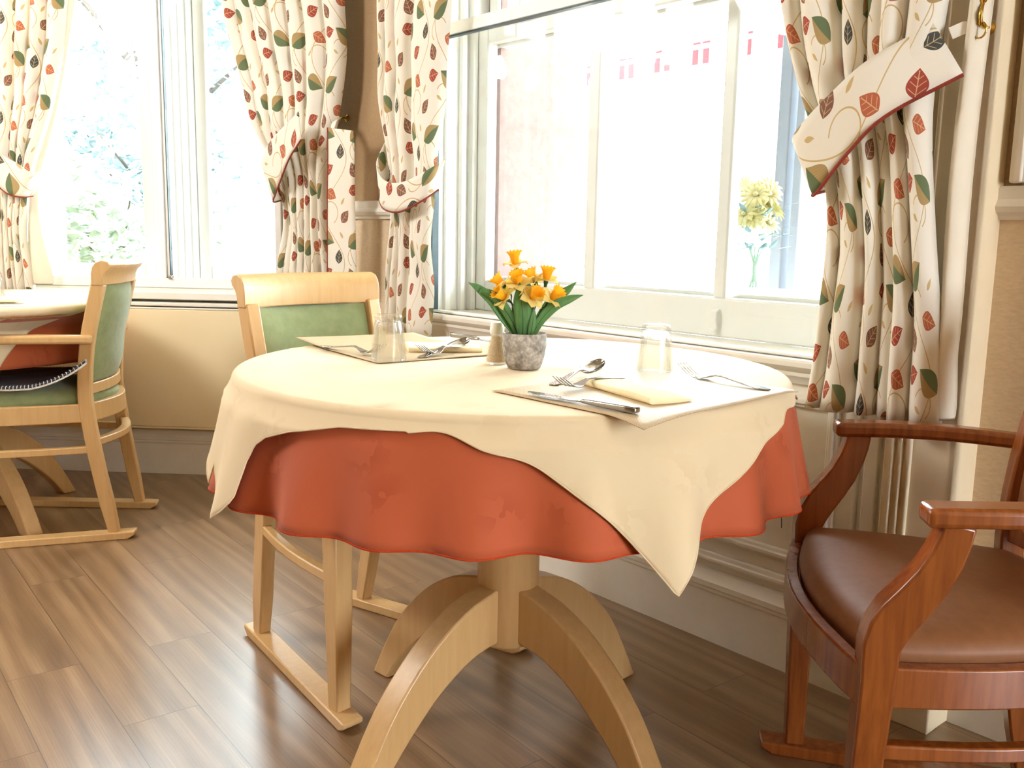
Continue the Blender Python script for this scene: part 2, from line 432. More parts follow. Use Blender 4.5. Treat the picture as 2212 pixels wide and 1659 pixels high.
# ------------------------------------------------------------------ mesh helpers
class MB:
    def __init__(self):
        self.v = []; self.f = []; self.uv = {}; self.mi = []

    def face(self, idx, uv=None, mi=0):
        if uv is not None: self.uv[len(self.f)] = uv
        self.f.append(tuple(idx)); self.mi.append(mi)

    def add(self, pts):
        i = len(self.v); self.v.extend(Vector(p) for p in pts); return i

    def hexa(self, p, mi=0):
        i = self.add(p)
        for q in ((0, 3, 2, 1), (4, 5, 6, 7), (0, 1, 5, 4), (1, 2, 6, 5), (2, 3, 7, 6), (3, 0, 4, 7)):
            self.face([i + k for k in q], mi=mi)

    def box(self, x0, x1, y0, y1, z0, z1, mi=0):
        self.hexa([(x0, y0, z0), (x1, y0, z0), (x1, y1, z0), (x0, y1, z0), (x0, y0, z1), (x1, y0, z1), (x1, y1, z1), (x0, y1, z1)], mi)

    def fbox(self, W, s0, s1, o0, o1, z0, z1, mi=0):
        self.hexa([W(s0, o0, z0), W(s0, o1, z0), W(s1, o1, z0), W(s1, o0, z0), W(s0, o0, z1), W(s0, o1, z1), W(s1, o1, z1), W(s1, o0, z1)], mi)

    def profile(self, W, s0, s1, pts, mi=0):
        """extrude a closed (off, z) outline along the wall"""
        self.loft([[W(s0, o, z) for o, z in pts], [W(s1, o, z) for o, z in pts]], mi=mi)

    def loft(self, rings, cap=True, closed_ring=True, loop=False, mi=0, uvs=None):
        n = len(rings[0]); base = [self.add(r) for r in rings]
        R = len(rings)
        for k in range(R if loop else R - 1):
            a = base[k]; b = base[(k + 1) % R]
            for j in range(n if closed_ring else n - 1):
                jj = (j + 1) % n
                uv = None
                if uvs is not None: uv = [uvs[k][j], uvs[k][j + 1], uvs[k + 1][j + 1], uvs[k + 1][j]]
                self.face((a + j, a + jj, b + jj, b + j), uv, mi)
        if cap and closed_ring and not loop:
            self.face([base[0] + j for j in range(n)][::-1], mi=mi)
            self.face([base[-1] + j for j in range(n)], mi=mi)

    def sweep(self, pts, w, h, side, loop=False, mi=0):
        """rectangular bar along pts; side = vector (or list) giving the width direction"""
        P = [Vector(p) for p in pts]; rings = []
        for i, p in enumerate(P):
            if loop: t = P[(i + 1) % len(P)] - P[i - 1]
            else: t = P[min(i + 1, len(P) - 1)] - P[max(i - 1, 0)]
            t.normalize()
            sd = Vector(side[i] if isinstance(side, list) else side)
            sd = (sd - t * sd.dot(t)).normalized()
            up = t.cross(sd)
            ww = (w[i] if isinstance(w, (list, tuple)) else w) / 2
            hh = (h[i] if isinstance(h, (list, tuple)) else h) / 2
            rings.append([p + sd * ww + up * hh, p - sd * ww + up * hh, p - sd * ww - up * hh, p + sd * ww - up * hh])
        self.loft(rings, loop=loop, mi=mi)

    def tube(self, pts, r, n=8, loop=False, mi=0):
        P = [Vector(p) for p in pts]; rings = []
        ref = Vector((0.13, 0.31, 0.94))
        for i, p in enumerate(P):
            if loop: t = P[(i + 1) % len(P)] - P[i - 1]
            else: t = P[min(i + 1, len(P) - 1)] - P[max(i - 1, 0)]
            t.normalize()
            if abs(t.dot(ref)) > 0.95: ref = Vector((0.9, 0.2, 0.1))
            a = (ref - t * ref.dot(t)).normalized(); b = t.cross(a)
            rr = r[i] if isinstance(r, (list, tuple)) else r
            rings.append([p + (a * math.cos(2 * PI * k / n) + b * math.sin(2 * PI * k / n)) * rr for k in range(n)])
        self.loft(rings, loop=loop, mi=mi)

    def lathe(self, prof, n=32, c=(0, 0, 0), mi=0, cap=True, flute=None):
        c = Vector(c); rings = []
        for r, z in prof:
            ring = []
            for k in range(n):
                a = 2 * PI * k / n
                rr = r * (1 + (flute(a, z) if flute else 0))
                ring.append(c + Vector((rr * math.cos(a), rr * math.sin(a), z)))
            rings.append(ring)
        self.loft(rings, cap=cap, mi=mi)

    def build(self, name, m, parent=None, smooth=None, bevel=0.0, thick=0.0, seg=2, subsurf=0):
        me = bpy.data.meshes.new(name)
        me.from_pydata([tuple(p) for p in self.v], [], self.f)
        ms = m if isinstance(m, (list, tuple)) else [m]
        for k in ms: me.materials.append(k)
        if any(self.mi): me.polygons.foreach_set('material_index', self.mi)
        if self.uv:
            lay = me.uv_layers.new(name='UVMap')
            for fi, uv in self.uv.items():
                for li, q in zip(me.polygons[fi].loop_indices, uv): lay.data[li].uv = q
        me.update()
        o = bpy.data.objects.new(name, me); COL.objects.link(o)
        if parent is not None: o.parent = parent
        if smooth is not None:
            me.polygons.foreach_set('use_smooth', [True] * len(me.polygons))
            if smooth < 179:
                try: me.set_sharp_from_angle(angle=math.radians(smooth))
                except Exception: pass
        if thick:
            md = o.modifiers.new('thickness', 'SOLIDIFY'); md.thickness = thick; md.offset = 0
        if bevel:
            md = o.modifiers.new('bevel', 'BEVEL'); md.width = bevel; md.segments = seg; md.limit_method = 'ANGLE'
            md.angle_limit = math.radians(40)
            me.polygons.foreach_set('use_smooth', [True] * len(me.polygons))
            try: me.set_sharp_from_angle(angle=math.radians(50))
            except Exception: pass
        if subsurf:
            md = o.modifiers.new('subsurf', 'SUBSURF'); md.levels = subsurf; md.render_levels = subsurf
        return o


def tag(o, label, cat, group=None, kind=None):
    o['label'] = label; o['category'] = cat
    if group: o['group'] = group
    if kind: o['kind'] = kind
    return o


def thing(name, label, cat, loc=(0, 0, 0), rotz=0.0, group=None):
    o = bpy.data.objects.new(name, None); COL.objects.link(o)
    o.empty_display_size = 0.1
    o.location = loc; o.rotation_euler = (0, 0, rotz)
    return tag(o, label, cat, group)


def struct(o):
    o['kind'] = 'structure'; return o


def smooth_interp(xs, ys, n):
    """Catmull-Rom through control rows, n samples per unit"""
    xs = np.array(xs, float); ys = np.array(ys, float)
    t = np.linspace(0, 1, n)
    m = np.gradient(ys, xs, axis=0)
    out = []
    for q in t:
        k = min(max(np.searchsorted(xs, q) - 1, 0), len(xs) - 2)
        h = xs[k + 1] - xs[k]; s = (q - xs[k]) / h
        h00 = 2 * s ** 3 - 3 * s ** 2 + 1; h10 = s ** 3 - 2 * s ** 2 + s; h01 = -2 * s ** 3 + 3 * s ** 2; h11 = s ** 3 - s ** 2
        out.append(h00 * ys[k] + h10 * h * m[k] + h01 * ys[k + 1] + h11 * h * m[k + 1])
    return np.array(out)


# ------------------------------------------------------------------ the room shell
ZC = 3.35
mb = MB(); mb.box(-7.0, 5.2, -6.2, 4.4, -0.06, 0.0)
struct(mb.build('floor', M['floor']))
mb = MB(); mb.box(-7.0, 5.2, -6.2, 4.4, ZC, ZC + 0.1)
struct(mb.build('ceiling', M['ceiling']))

WT = 0.40   # wall thickness
R0, R1 = -1.19, 0.43      # right window opening (along the wall)
L0, L1 = -0.56, 0.53      # left window opening
ZS, ZH = 0.70, 2.98
mb = MB()   # wall right: brown paper above the dado, cream below, painted apron under the window
mb.fbox(RW, -1.91, R0, -WT, 0, 0, 1.04, 0); mb.fbox(RW, -1.91, R0, -WT, 0, 1.04, ZC, 1)
mb.fbox(RW, R0, R1, -WT, 0, 0, ZS, 2); mb.fbox(RW, R0, R1, -WT, 0, ZH, ZC, 1)
mb.fbox(RW, R1, 0.60, -WT, 0, 0, ZC, 2)
struct(mb.build('wall_right', [M['cream_paper'], M['brown_paper'], M['white_paint']]))
mb = MB()
mb.fbox(RW, 0.60, 6.6, -WT, -0.074, 0, 1.04, 0); mb.fbox(RW, 0.60, 6.6, -WT, -0.074, 1.04, ZC, 1)
struct(mb.build('wall_far_right', [M['cream_paper'], M['brown_paper']]))
mb = MB()
mb.fbox(LW, -0.66, L0, -WT, 0, 0, 1.04, 0); mb.fbox(LW, -0.66, L0, -WT, 0, 1.04, ZC, 1)
mb.fbox(LW, L0, L1, -WT, 0, 0, ZS - 0.01, 0); mb.fbox(LW, L0, L1, -WT, 0, ZH, ZC, 1)
mb.fbox(LW, L1, 0.653, -WT, 0, 0, 1.04, 0); mb.fbox(LW, L1, 0.653, -WT, 0, 1.04, ZC, 1)
struct(mb.build('wall_left', [M['cream_paper'], M['brown_paper']]))
T0, T1_ = 0.72, 2.34
mb = MB()
mb.fbox(TW, 0, T0, -WT, 0, 0, 1.04, 0); mb.fbox(TW, 0, T0, -WT, 0, 1.04, ZC, 1)
mb.fbox(TW, T0, T1_, -WT, 0, 0, ZS, 0); mb.fbox(TW, T0, T1_, -WT, 0, ZH, ZC, 1)
mb.fbox(TW, T1_, 6.2, -WT, 0, 0, 1.04, 0); mb.fbox(TW, T1_, 6.2, -WT, 0, 1.04, ZC, 1)
struct(mb.build('wall_bay', [M['cream_paper'], M['brown_paper']]))
mb = MB()
mb.box(-6.8, -6.4, -6.0, 0.6, 0, 1.04, 1); mb.box(-6.8, -6.4, -6.0, 0.6, 1.04, ZC, 1)
struct(mb.build('wall_side', [M['cream_paper'], M['brown_paper']]))
mb = MB(); mb.box(-6.8, 5.0, -6.1, -5.9, 0, 1.04, 1); mb.box(-6.8, 5.0, -6.1, -5.9, 1.04, ZC, 1)
struct(mb.build('wall_back', [M['cream_paper'], M['brown_paper']]))

# skirtings, dado rails, panel mouldings
SK = [(0, 0), (0.018, 0), (0.018, 0.125), (0.022, 0.13), (0.022, 0.138), (0.026, 0.142), (0.026, 0.155), (0.016, 0.165), (0.012, 0.178), (0.006, 0.182), (0, 0.182)]
def skirt(name, W, s0, s1, o=0.0):
    m_ = MB(); m_.profile(W, s0, s1, [(o + a, z) for a, z in SK]); return struct(m_.build(name, M['white_paint'], smooth=30))
skirt('baseboard_right', RW, -1.90, 0.47)
skirt('baseboard_far_right', RW, 0.615, 4.5, -0.074)
skirt('baseboard_left', LW, -0.655, 0.648)
skirt('baseboard_bay', TW, 0.01, 6.0)
DD = [(0, 1.032), (0.010, 1.032), (0.013, 1.040), (0.024, 1.046), (0.030, 1.056), (0.024, 1.064), (0.020, 1.070), (0.020, 1.090), (0.014, 1.095), (0, 1.095)]
def dado(name, W, s0, s1, o=0.0):
    m_ = MB(); m_.profile(W, s0, s1, [(o + a, z) for a, z in DD]); return struct(m_.build(name, M['white_paint'], smooth=30))
dado('trim_1', RW, -1.905, R0 - 0.02)
dado('trim_2', RW, 0.602, 4.5, -0.074)
dado('trim_3', TW, 0.01, T0 - .02)
dado('trim_11', TW, T1_ + .02, 6.0)
# pilaster at the right end of the window wall
mb = MB()
mb.fbox(RW, 0.47, 0.615, 0.0, 0.022, 0, ZC)
mb.fbox(RW, 0.4705, 0.6155, 0.0, 0.034, 0, 0.19)
mb.fbox(RW, 0.60, 0.615, -0.08, 0.022, 0, ZC)
for s in (0.487, 0.505, 0.523): mb.fbox(RW, s, s + 0.007, 0.02, 0.030, 0.19, ZC)
struct(mb.build('trim_4', M['cream_paint'], bevel=0.003))
# raised panel moulding on the far right wall, above the dado
mb = MB()
for (a, b_) in ((0.632, 0.668),):
    mb.fbox(RW, a, b_, -0.074, -0.050, 1.10, ZC - 0.1)
    mb.fbox(RW, a + 0.010, b_ - 0.010, -0.052, -0.042, 1.10, ZC - 0.1)
struct(mb.build('trim_5', M['white_paint'], bevel=0.004))
# apron panel under the right window
mb = MB()
PA0, PA1 = -1.05, 0.36
for (z0, z1, o) in ((0.195, 0.225, 0.012), (0.202, 0.214, 0.018), (0.258, 0.285, 0.012), (0.264, 0.276, 0.018), (0.62, 0.648, 0.012), (0.628, 0.640, 0.018)):
    mb.fbox(RW, PA0 if z0 > .25 else -1.18, PA1 if z0 > .25 else 0.47, 0, o, z0, z1)
for (s0, s1, o) in ((PA1 - 0.028, PA1, 0.012), (PA1 - 0.02, PA1 - 0.008, 0.018), (PA0, PA0 + 0.028, 0.012), (PA0 + 0.008, PA0 + 0.02, 0.018), (0.40, 0.41, 0.012), (0.425, 0.455, 0.016)):
    mb.fbox(RW, s0, s1, 0, o, 0.2585, 0.70)
struct(mb.build('trim_6', M['white_paint'], bevel=0.003))
# window boards
SB = [(-0.20, 0.698), (0.02, 0.698), (0.022, 0.700), (0.030, 0.704), (0.036, 0.712), (0.036, 0.722), (0.032, 0.727), (-0.20, 0.727)]
mb = MB(); mb.profile(RW, R0, R1 + 0.03, SB)
mb.profile(RW, R0, R1 + 0.03, [(0, 0.672), (0.012, 0.672), (0.016, 0.682), (0.024, 0.690), (0.024, 0.698), (0, 0.698)])
struct(mb.build('trim_7', M['white_paint'], smooth=35))
mb = MB(); mb.profile(LW, L0 - 0.03, L1 + 0.03, [(-0.2, 0.708), (0.035, 0.708), (0.05, 0.712), (0.05, 0.735), (0.044, 0.742), (0.02, 0.744), (0.02, 0.752), (-0.2, 0.752)])
struct(mb.build('trim_8', M['white_paint'], smooth=35))


# ------------------------------------------------------------------ windows
def bars(name, W, rects, o0, o1, m, parent, bev=0.004):
    m_ = MB()
    for (s0, s1, z0, z1) in rects: m_.fbox(W, s0, s1, o0, o1, z0, z1)
    return m_.build(name, m, parent, bevel=bev)


# right window: sash window set back, secondary glazing in front
mb = MB()
mb.fbox(RW, R0 - 0.001, R0 + 0.012, -0.33, -0.004, 0.727, ZH)      # linings
mb.fbox(RW, R1 - 0.012, R1 + 0.001, -0.33, -0.004, 0.727, ZH)
mb.fbox(RW, R0, R1, -0.33, -0.004, ZH - 0.012, ZH + 0.001)
for (o0, o1, w) in ((-0.10, -0.075, 0.025), (-0.155, -0.135, 0.032), (-0.195, -0.175, 0.04)):
    mb.fbox(RW, R0 + 0.012, R0 + w, o0, o1, 0.727, ZH); mb.fbox(RW, R1 - w, R1 - 0.012, o0, o1, 0.727, ZH)
win1 = mb.build('window_1', M['frame_white'], bevel=0.003)
struct(win1)
GO = -0.22
sash = [(R0 + 0.03, -1.105, 0.727, 1.665), (0.345, R1 - 0.03, 0.727, 1.665), (-1.105, 0.345, 0.727, 0.832), (-1.105, 0.345, 1.607, 1.665),
        (-0.632, -0.588, 0.83, 1.61), (-0.148, -0.110, 0.83, 1.61)]
bars('lower_sash', RW, sash, GO - 0.022, GO + 0.022, M['frame_white'], win1, 0.006)
sash2 = [(R0 + 0.03, -1.115, 1.60, ZH), (0.355, R1 - 0.03, 1.60, ZH), (-1.115, 0.355, 1.60, 1.66), (-1.115, 0.355, 2.92, ZH), (-0.632, -0.588, 1.66, 2.92), (-0.148, -0.110, 1.66, 2.92)]
bars('upper_sash', RW, sash2, GO - 0.07, GO - 0.026, M['frame_white'], win1, 0.006)
mb = MB(); mb.fbox(RW, -1.105, 0.345, GO - 0.004, GO + 0.001, 0.83, 1.61); mb.build('glass_pane', M['pane'], win1)
mb = MB(); mb.fbox(RW, -1.115, 0.355, GO - 0.05, GO - 0.045, 1.655, 2.93); mb.build('glass_pane', M['pane'], win1)
for s in (-0.92, -0.13):
    mb = MB()
    mb.sweep([RW(s, GO + 0.022, 0.802), RW(s, GO + 0.036, 0.796), RW(s, GO + 0.038, 0.775), RW(s, GO + 0.030, 0.752), RW(s, GO + 0.042, 0.744)], 0.018, 0.004, RD)
    mb.build('sash_lift', M['frame_white'], win1, bevel=0.001)
# secondary glazing
sec = [(R0 + 0.03, R0 + 0.055, 0.729, ZH - 0.012), (R1 - 0.04, R1 - 0.012, 0.729, ZH - 0.012), (R0 + 0.055, R1 - 0.04, 0.729, 0.736), (R0 + 0.055, R1 - 0.04, 1.593, 1.632)]
bars('secondary_frame', RW, sec, -0.028, 0.004, M['frame_white'], win1, 0.003)
mb = MB(); mb.fbox(RW, R0 + 0.055, R0 + 0.061, -0.02, 0.006, 0.729, 1.593); mb.fbox(RW, R0 + 0.055, R1 - 0.04, -0.012, 0.005, 1.588, 1.593); mb.build('glazing_seal', M['dark_gap'], win1)
mb = MB(); mb.fbox(RW, R0 + 0.06, R1 - 0.04, -0.014, -0.010, 0.735, 1.60); mb.build('secondary_pane', M['pane'], win1)
mb = MB(); mb.fbox(RW, R0 + 0.06, R1 - 0.04, -0.024, -0.020, 1.62, ZH - 0.01); mb.build('secondary_pane', M['pane'], win1)

# left window
mb = MB()
mb.fbox(LW, L0 - 0.001, L0 + 0.012, -0.33, -0.004, 0.752, ZH); mb.fbox(LW, L1 - 0.012, L1 + 0.001, -0.33, -0.004, 0.752, ZH)
mb.fbox(LW, L0, L1, -0.33, -0.004, ZH - 0.012, ZH + 0.001)
for (a, b_, o0, o1) in ((-0.075, 0.105, -0.245, -0.195), (-0.05, 0.08, -0.195, -0.18), (-0.025, 0.055, -0.18, -0.168), (0.0, 0.03, -0.168, -0.15)):
    mb.fbox(LW, a, b_, o0, o1, 0.752, ZH)
win2 = struct(mb.build('window_2', M['frame_white'], bevel=0.003))
for (a, b_) in ((L0 + 0.02, -0.075), (0.105, L1 - 0.02)):
    bars('sash', LW, [(a, a + 0.05, 0.752, ZH), (b_ - 0.05, b_, 0.752, ZH), (a + 0.05, b_ - 0.05, 0.752, 0.835), (a + 0.05, b_ - 0.05, 2.92, ZH)], -0.245, -0.205, M['frame_white'], win2, 0.006)
    mb = MB(); mb.fbox(LW, a + 0.04, b_ - 0.04, -0.228, -0.223, 0.83, 2.93); mb.build('glass_pane', M['pane'], win2)
sec = [(L0 + 0.014, L0 + 0.04, 0.753, ZH - 0.012), (L1 - 0.04, L1 - 0.014, 0.753, ZH - 0.012), (L0 + 0.04, L1 - 0.04, 0.753, 0.790),
       (0.036, 0.052, 0.790, ZH - 0.012), (0.052, 0.066, 0.790, ZH - 0.012)]
mb = MB()
for k, (s0, s1, z0, z1) in enumerate(sec): mb.fbox(LW, s0, s1, -0.030, 0.004 if k != 4 else -0.006, z0, z1)
mb.build('secondary_frame', M['frame_white'], win2, bevel=0.003)
mb = MB(); mb.fbox(LW, 0.066, 0.069, -0.02, 0.0, 0.790, ZH - 0.012); mb.build('glazing_seal', M['dark_gap'], win2)
mb = MB(); mb.fbox(LW, 0.064, 0.078, -0.006, 0.014, 0.786, 0.802); mb.build('window_catch', M['steel'], win2, bevel=0.002)
for (a, b_) in ((L0 + 0.04, 0.040), (0.069, L1 - 0.04)):
    mb = MB(); mb.fbox(LW, a, b_, -0.016, -0.012, 0.788, ZH - 0.012); mb.build('secondary_pane', M['pane'], win2)

# third bay window, past the left edge of the picture
mb = MB()
for (a, b_, c, d) in ((T0, T0 + .05, ZS, ZH), (T1_ - .05, T1_, ZS, ZH), (T0 + .05, T1_ - .05, ZS, ZS + .13), (T0 + .05, T1_ - .05, ZH - .06, ZH), (1.22, 1.26, ZS + .13, ZH - .06), (1.80, 1.84, ZS + .13, ZH - .06), (T0 + .05, T1_ - .05, 1.60, 1.66)):
    mb.fbox(TW, a, b_, -.24, -.20, c, d)
win3 = struct(mb.build('window_3', M['frame_white'], bevel=0.004))
mb = MB(); mb.fbox(TW, T0 + .04, T1_ - .04, -.222, -.218, ZS + .12, ZH - .05); mb.build('glass_pane', M['pane'], win3)

# radiator in its flat cream casing under the left window
rad = thing('radiator', 'flat cream radiator casing along the wall under the left window', 'radiator', tuple(LW(-0.1, 0.04, 0)))
def rb(name, rects, m, bev=0.003):
    m_ = MB()
    for r in rects: m_.fbox(lambda s, o, z: LW(s, o, z) - Vector(rad.location), *r)
    return m_.build(name, m, rad, bevel=bev)
rb('front_panel', [(-0.60, 0.50, 0.05, 0.066, 0.205, 0.672)], M['radiator'])
rb('top_lip', [(-0.61, 0.51, 0.004, 0.068, 0.685, 0.699), (-0.605, 0.505, 0.048, 0.067, 0.672, 0.680)], M['white_paint'])
rb('back_body', [(-0.55, 0.45, 0.003, 0.045, 0.215, 0.66)], M['radiator'])
rb('bottom_edge', [(-0.60, 0.50, 0.02, 0.066, 0.196, 0.204)], M['radiator'], 0.002)


# ------------------------------------------------------------------ curtains
def fold_profile(bounds, n, sharp=0.48, recess=()):
    """u samples, relative depth 0..1 (rounded folds between sharp valleys)"""
    us, ds = [], []
    for k in range(len(bounds) - 1):
        a, b_ = bounds[k], bounds[k + 1]
        mlt = recess[k] if k < len(recess) else 1.0
        for i in range(n):
            t = i / n
            us.append(a + (b_ - a) * t)
            ds.append(mlt * math.sin(PI * t) ** sharp)
    us.append(bounds[-1]); ds.append(0.0)
    return us, ds


def drape_curtain(rows, bounds, recess=(), nz=84, n=9, wide=1.0, uoff=0.0):
    """rows: (z, left xy, right xy, fold depth); returns a mesh builder"""
    zs = [r[0] for r in rows]
    zt, zb = zs[0], zs[-1]
    par = [(zt - z) / (zt - zb) for z in zs]
    ctrl = [[r[1][0], r[1][1], r[2][0], r[2][1], r[3], r[0]] for r in rows]
    R_ = smooth_interp(par, ctrl, nz)
    us, ds = fold_profile(bounds, n, recess=recess)
    rings, uvs = [], []
    # cloth coordinate along the row: arc length measured on the row of greatest width
    wref = max(math.hypot(r[2] - r[0], r[3] - r[1]) for r in R_); aref = 0.04
    arc = [0.0]
    for k in range(1, len(us)):
        arc.append(arc[-1] + math.hypot((us[k] - us[k - 1]) * wref, (ds[k] - ds[k - 1]) * aref))
    for (lx, ly, rx, ry, amp, z) in R_:
        dx, dy = rx - lx, ry - ly; L = math.hypot(dx, dy)
        nx, ny = dy / L, -dx / L
        if nx * 0 + ny * 1 > 0: nx, ny = -nx, -ny      # towards the room (the camera's side)
        ring, uvr = [], []
        for u, d, a in zip(us, ds, arc):
            wob = 0.004 * math.sin(9 * z + 11 * u) + 0.003 * math.sin(23 * z + 5 * u)
            dd = amp * 1.25 * d - amp * .2 + wob
            ring.append(Vector((lx + dx * u + nx * dd, ly + dy * u + ny * dd, z)))
            uvr.append((uoff + a * wide, z))
        rings.append(ring); uvs.append(uvr)
    m_ = MB(); m_.loft(rings, cap=False, closed_ring=False, uvs=uvs)
    return m_


def xy(v): return (v.x, v.y)
CL = 'leaf-printed curtains'


def strip(path, widths, uoff=0.0, sub=6):
    """band of cloth: path = [(low edge point, high edge point)], smoothed"""
    n = len(path)
    ctrl = [list(a) + list(b_) for a, b_ in path]
    S = smooth_interp(np.linspace(0, 1, n), ctrl, n * sub)
    rings, uvs = [], []; arc = 0.0; prev = None
    for row in S:
        a, b_ = Vector(row[:3]), Vector(row[3:])
        mid = (a + b_) / 2
        if prev is not None: arc += (mid - prev).length
        prev = mid
        ring, uvr = [], []
        for k in range(7):
            t = k / 6
            ring.append(a.lerp(b_, t)); uvr.append((uoff + t * (b_ - a).length, arc))
        rings.append(ring); uvs.append(uvr)
    m_ = MB(); m_.loft(rings, cap=False, closed_ring=False, uvs=uvs)
    return m_, [Vector(r[:3]) for r in S]


def along(rows, u, d, z):
    """point on a curtain: u across, d in front of its back line, at height z"""
    zs = [r[0] for r in rows][::-1]
    a = Vector((np.interp(z, zs, [r[1][0] for r in rows][::-1]), np.interp(z, zs, [r[1][1] for r in rows][::-1]), z))
    b_ = Vector((np.interp(z, zs, [r[2][0] for r in rows][::-1]), np.interp(z, zs, [r[2][1] for r in rows][::-1]), z))
    t = (b_ - a).normalized(); n_ = Vector((t.y, -t.x, 0))
    if n_.y > 0: n_ = -n_
    return a.lerp(b_, u) + n_ * d


def tie_path(rows, pts):
    return [(along(rows, *lo), along(rows, *hi)) for lo, hi in pts]


def hook(loc, nrm, label, lean):
    h = thing('tieback_hook', label, 'curtain hook', tuple(loc))
    n_ = Vector(nrm)
    sd = Vector((-n_.y, n_.x, 0))
    m_ = MB()
    q = n_.to_track_quat('Z', 'Y')
    prof = [(0.0001, 0), (0.013, 0.0), (0.013, 0.003), (0.009, 0.006), (0.005, 0.010), (0.0001, 0.011)]
    m_.lathe(prof, 16)
    m_.v = [q @ p for p in m_.v]
    m_.build('rose', M['brass'], h, smooth=40)
    m_ = MB()
    pts = [n_ * 0.008, n_ * 0.022 + sd * lean * 0.004, n_ * 0.034 + Vector((0, 0, 0.004)), n_ * 0.038 + Vector((0, 0, 0.018)), n_ * 0.034 + Vector((0, 0, 0.032)), n_ * 0.030 + Vector((0, 0, 0.040))]
    m_.tube(pts, [0.0042, 0.004, 0.004, 0.004, 0.0035, 0.003], 8)
    m_.build('arm', M['brass'], h, smooth=60)
    m_ = MB(); c = pts[-1] + Vector((0, 0, 0.005))
    m_.lathe([(0.0001, -0.007), (0.005, -0.005), (0.007, 0), (0.005, 0.005), (0.0001, 0.007)], 12, c)
    m_.build('knob', M['brass'], h, smooth=60)
    m_ = MB(); cc = n_ * 0.034 + Vector((0, 0, -0.008))
    m_.tube([cc + (sd * math.cos(a) * 0.8 + Vector((0, 0, 1)) * math.sin(a)) * 0.014 for a in np.linspace(0, 2 * PI, 16, endpoint=False)], 0.0018, 6, loop=True)
    m_.build('ring', M['brass'], h, smooth=60)
    return h


# right curtain (right side of the right window)
rows = [(3.05, xy(RW(-0.10, .06, 0)), xy(RW(0.61, .06, 0)), 0.05),
        (2.45, xy(RW(0.02, .07, 0)), xy(RW(0.60, .06, 0)), 0.05),
        (1.90, xy(RW(0.13, .08, 0)), xy(RW(0.585, .06, 0)), 0.05),
        (1.47, xy(RW(0.213, .09, 0)), xy(RW(0.545, .07, 0)), 0.045),
        (1.30, xy(RW(0.265, .10, 0)), xy(RW(0.535, .08, 0)), 0.038),
        (1.13, xy(RW(0.335, .10, 0)), xy(RW(0.545, .08, 0)), 0.032),
        (0.95, xy(RW(0.352, .09, 0)), xy(RW(0.567, .07, 0)), 0.036),
        (0.80, xy(RW(0.340, .08, 0)), xy(RW(0.583, .06, 0)), 0.04),
        (0.642, xy(RW(0.325, .08, 0)), xy(RW(0.596, .06, 0)), 0.042)]
mb = drape_curtain(rows, [0, .12, .38, .53, .64, .80, 1.0], recess=(0.8, 1, .9, .45, 1, 1), uoff=0.0)
cur_r = mb.build('curtain', M['curtain'], smooth=180, thick=0.002)
tag(cur_r, 'leaf-print curtain at the right side of the right window, beside the mahogany chair', 'curtain', CL)
m_ = MB()
rl = []
for z, s0, s1 in ((2.45, .588, .652), (1.47, .572, .612), (1.30, .566, .604), (1.1, .558, .600), (0.9, .566, .606), (0.80, .572, .606), (0.78, .570, .603), (0.70, .574, .612), (0.648, .576, .612)):
    ring = []
    for k in range(9):
        t = k / 8
        p = RW(s0 + (s1 - s0) * t, 0.030 + 0.034 * math.sin(PI * min(1, t * 1.15)) ** 0.7, z)
        ring.append(p)
    rl.append(ring)
m_.loft(rl, cap=False, closed_ring=False)
o = m_.build('lining', M['lining'], cur_r, smooth=180, thick=0.0015, subsurf=1)

path = tie_path(rows, [((.10, -.06, 1.10), (.10, -.06, 1.20)), ((-.06, -.01, 1.085), (-.10, -.01, 1.185)), ((-.02, .045, 1.078), (-.12, .045, 1.180)), ((.08, .068, 1.082), (.02, .068, 1.205)),
        ((.42, .070, 1.156), (.34, .070, 1.262)), ((.76, .066, 1.218), (.66, .066, 1.322))]) + [(RW(.592, .088, 1.286), RW(.532, .094, 1.380))]
mb, low = strip(path, None, 0.03)
tb = mb.build('curtain_tieback', M['curtain'], smooth=180, thick=0.003)
tag(tb, 'wide leaf-print tieback band across the right curtain, edged in russet', 'tieback', 'curtain tiebacks')
m_ = MB(); m_.tube([p + Vector((0, 0, -0.002)) for p in low], 0.0035, 8); m_.build('piping', M['piping'], tb, smooth=60)
m_ = MB(); m_.sweep([RW(.555, .072, 1.362), RW(.572, .058, 1.372), RW(.585, .046, 1.372)], 0.022, 0.003, Vector((0, 0, 1))); m_.build('loop_tab', M['curtain'], tb)
hook(RW(.600, .022, 1.372), RN, 'brass tieback hook on the pilaster beside the right curtain', 0)

# middle curtain (left side of the right window)
rows = [(3.05, xy(RW(-1.44, .06, 0)), xy(RW(-0.78, .07, 0)), 0.05),
        (2.45, xy(RW(-1.40, .06, 0)), xy(RW(-0.84, .07, 0)), 0.05),
        (1.95, xy(RW(-1.36, .06, 0)), xy(RW(-0.90, .07, 0)), 0.045),
        (1.70, xy(RW(-1.33, .07, 0)), xy(RW(-0.938, .08, 0)), 0.04),
        (1.35, xy(RW(-1.298, .08, 0)), xy(RW(-0.972, .09, 0)), 0.035),
        (1.13, xy(RW(-1.235, .09, 0)), xy(RW(-0.99, .10, 0)), 0.028),
        (0.97, xy(RW(-1.255, .08, 0)), xy(RW(-1.02, .09, 0)), 0.03),
        (0.82, xy(RW(-1.28, .07, 0)), xy(RW(-1.03, .08, 0)), 0.032),
        (0.655, xy(RW(-1.30, .07, 0)), xy(RW(-1.04, .08, 0)), 0.034)]
mb = drape_curtain(rows, [0, .13, .30, .52, 1.0], recess=(.7, .9, 1, .9), uoff=0.06)
cur_m = mb.build('curtain', M['curtain'], smooth=180, thick=0.002)
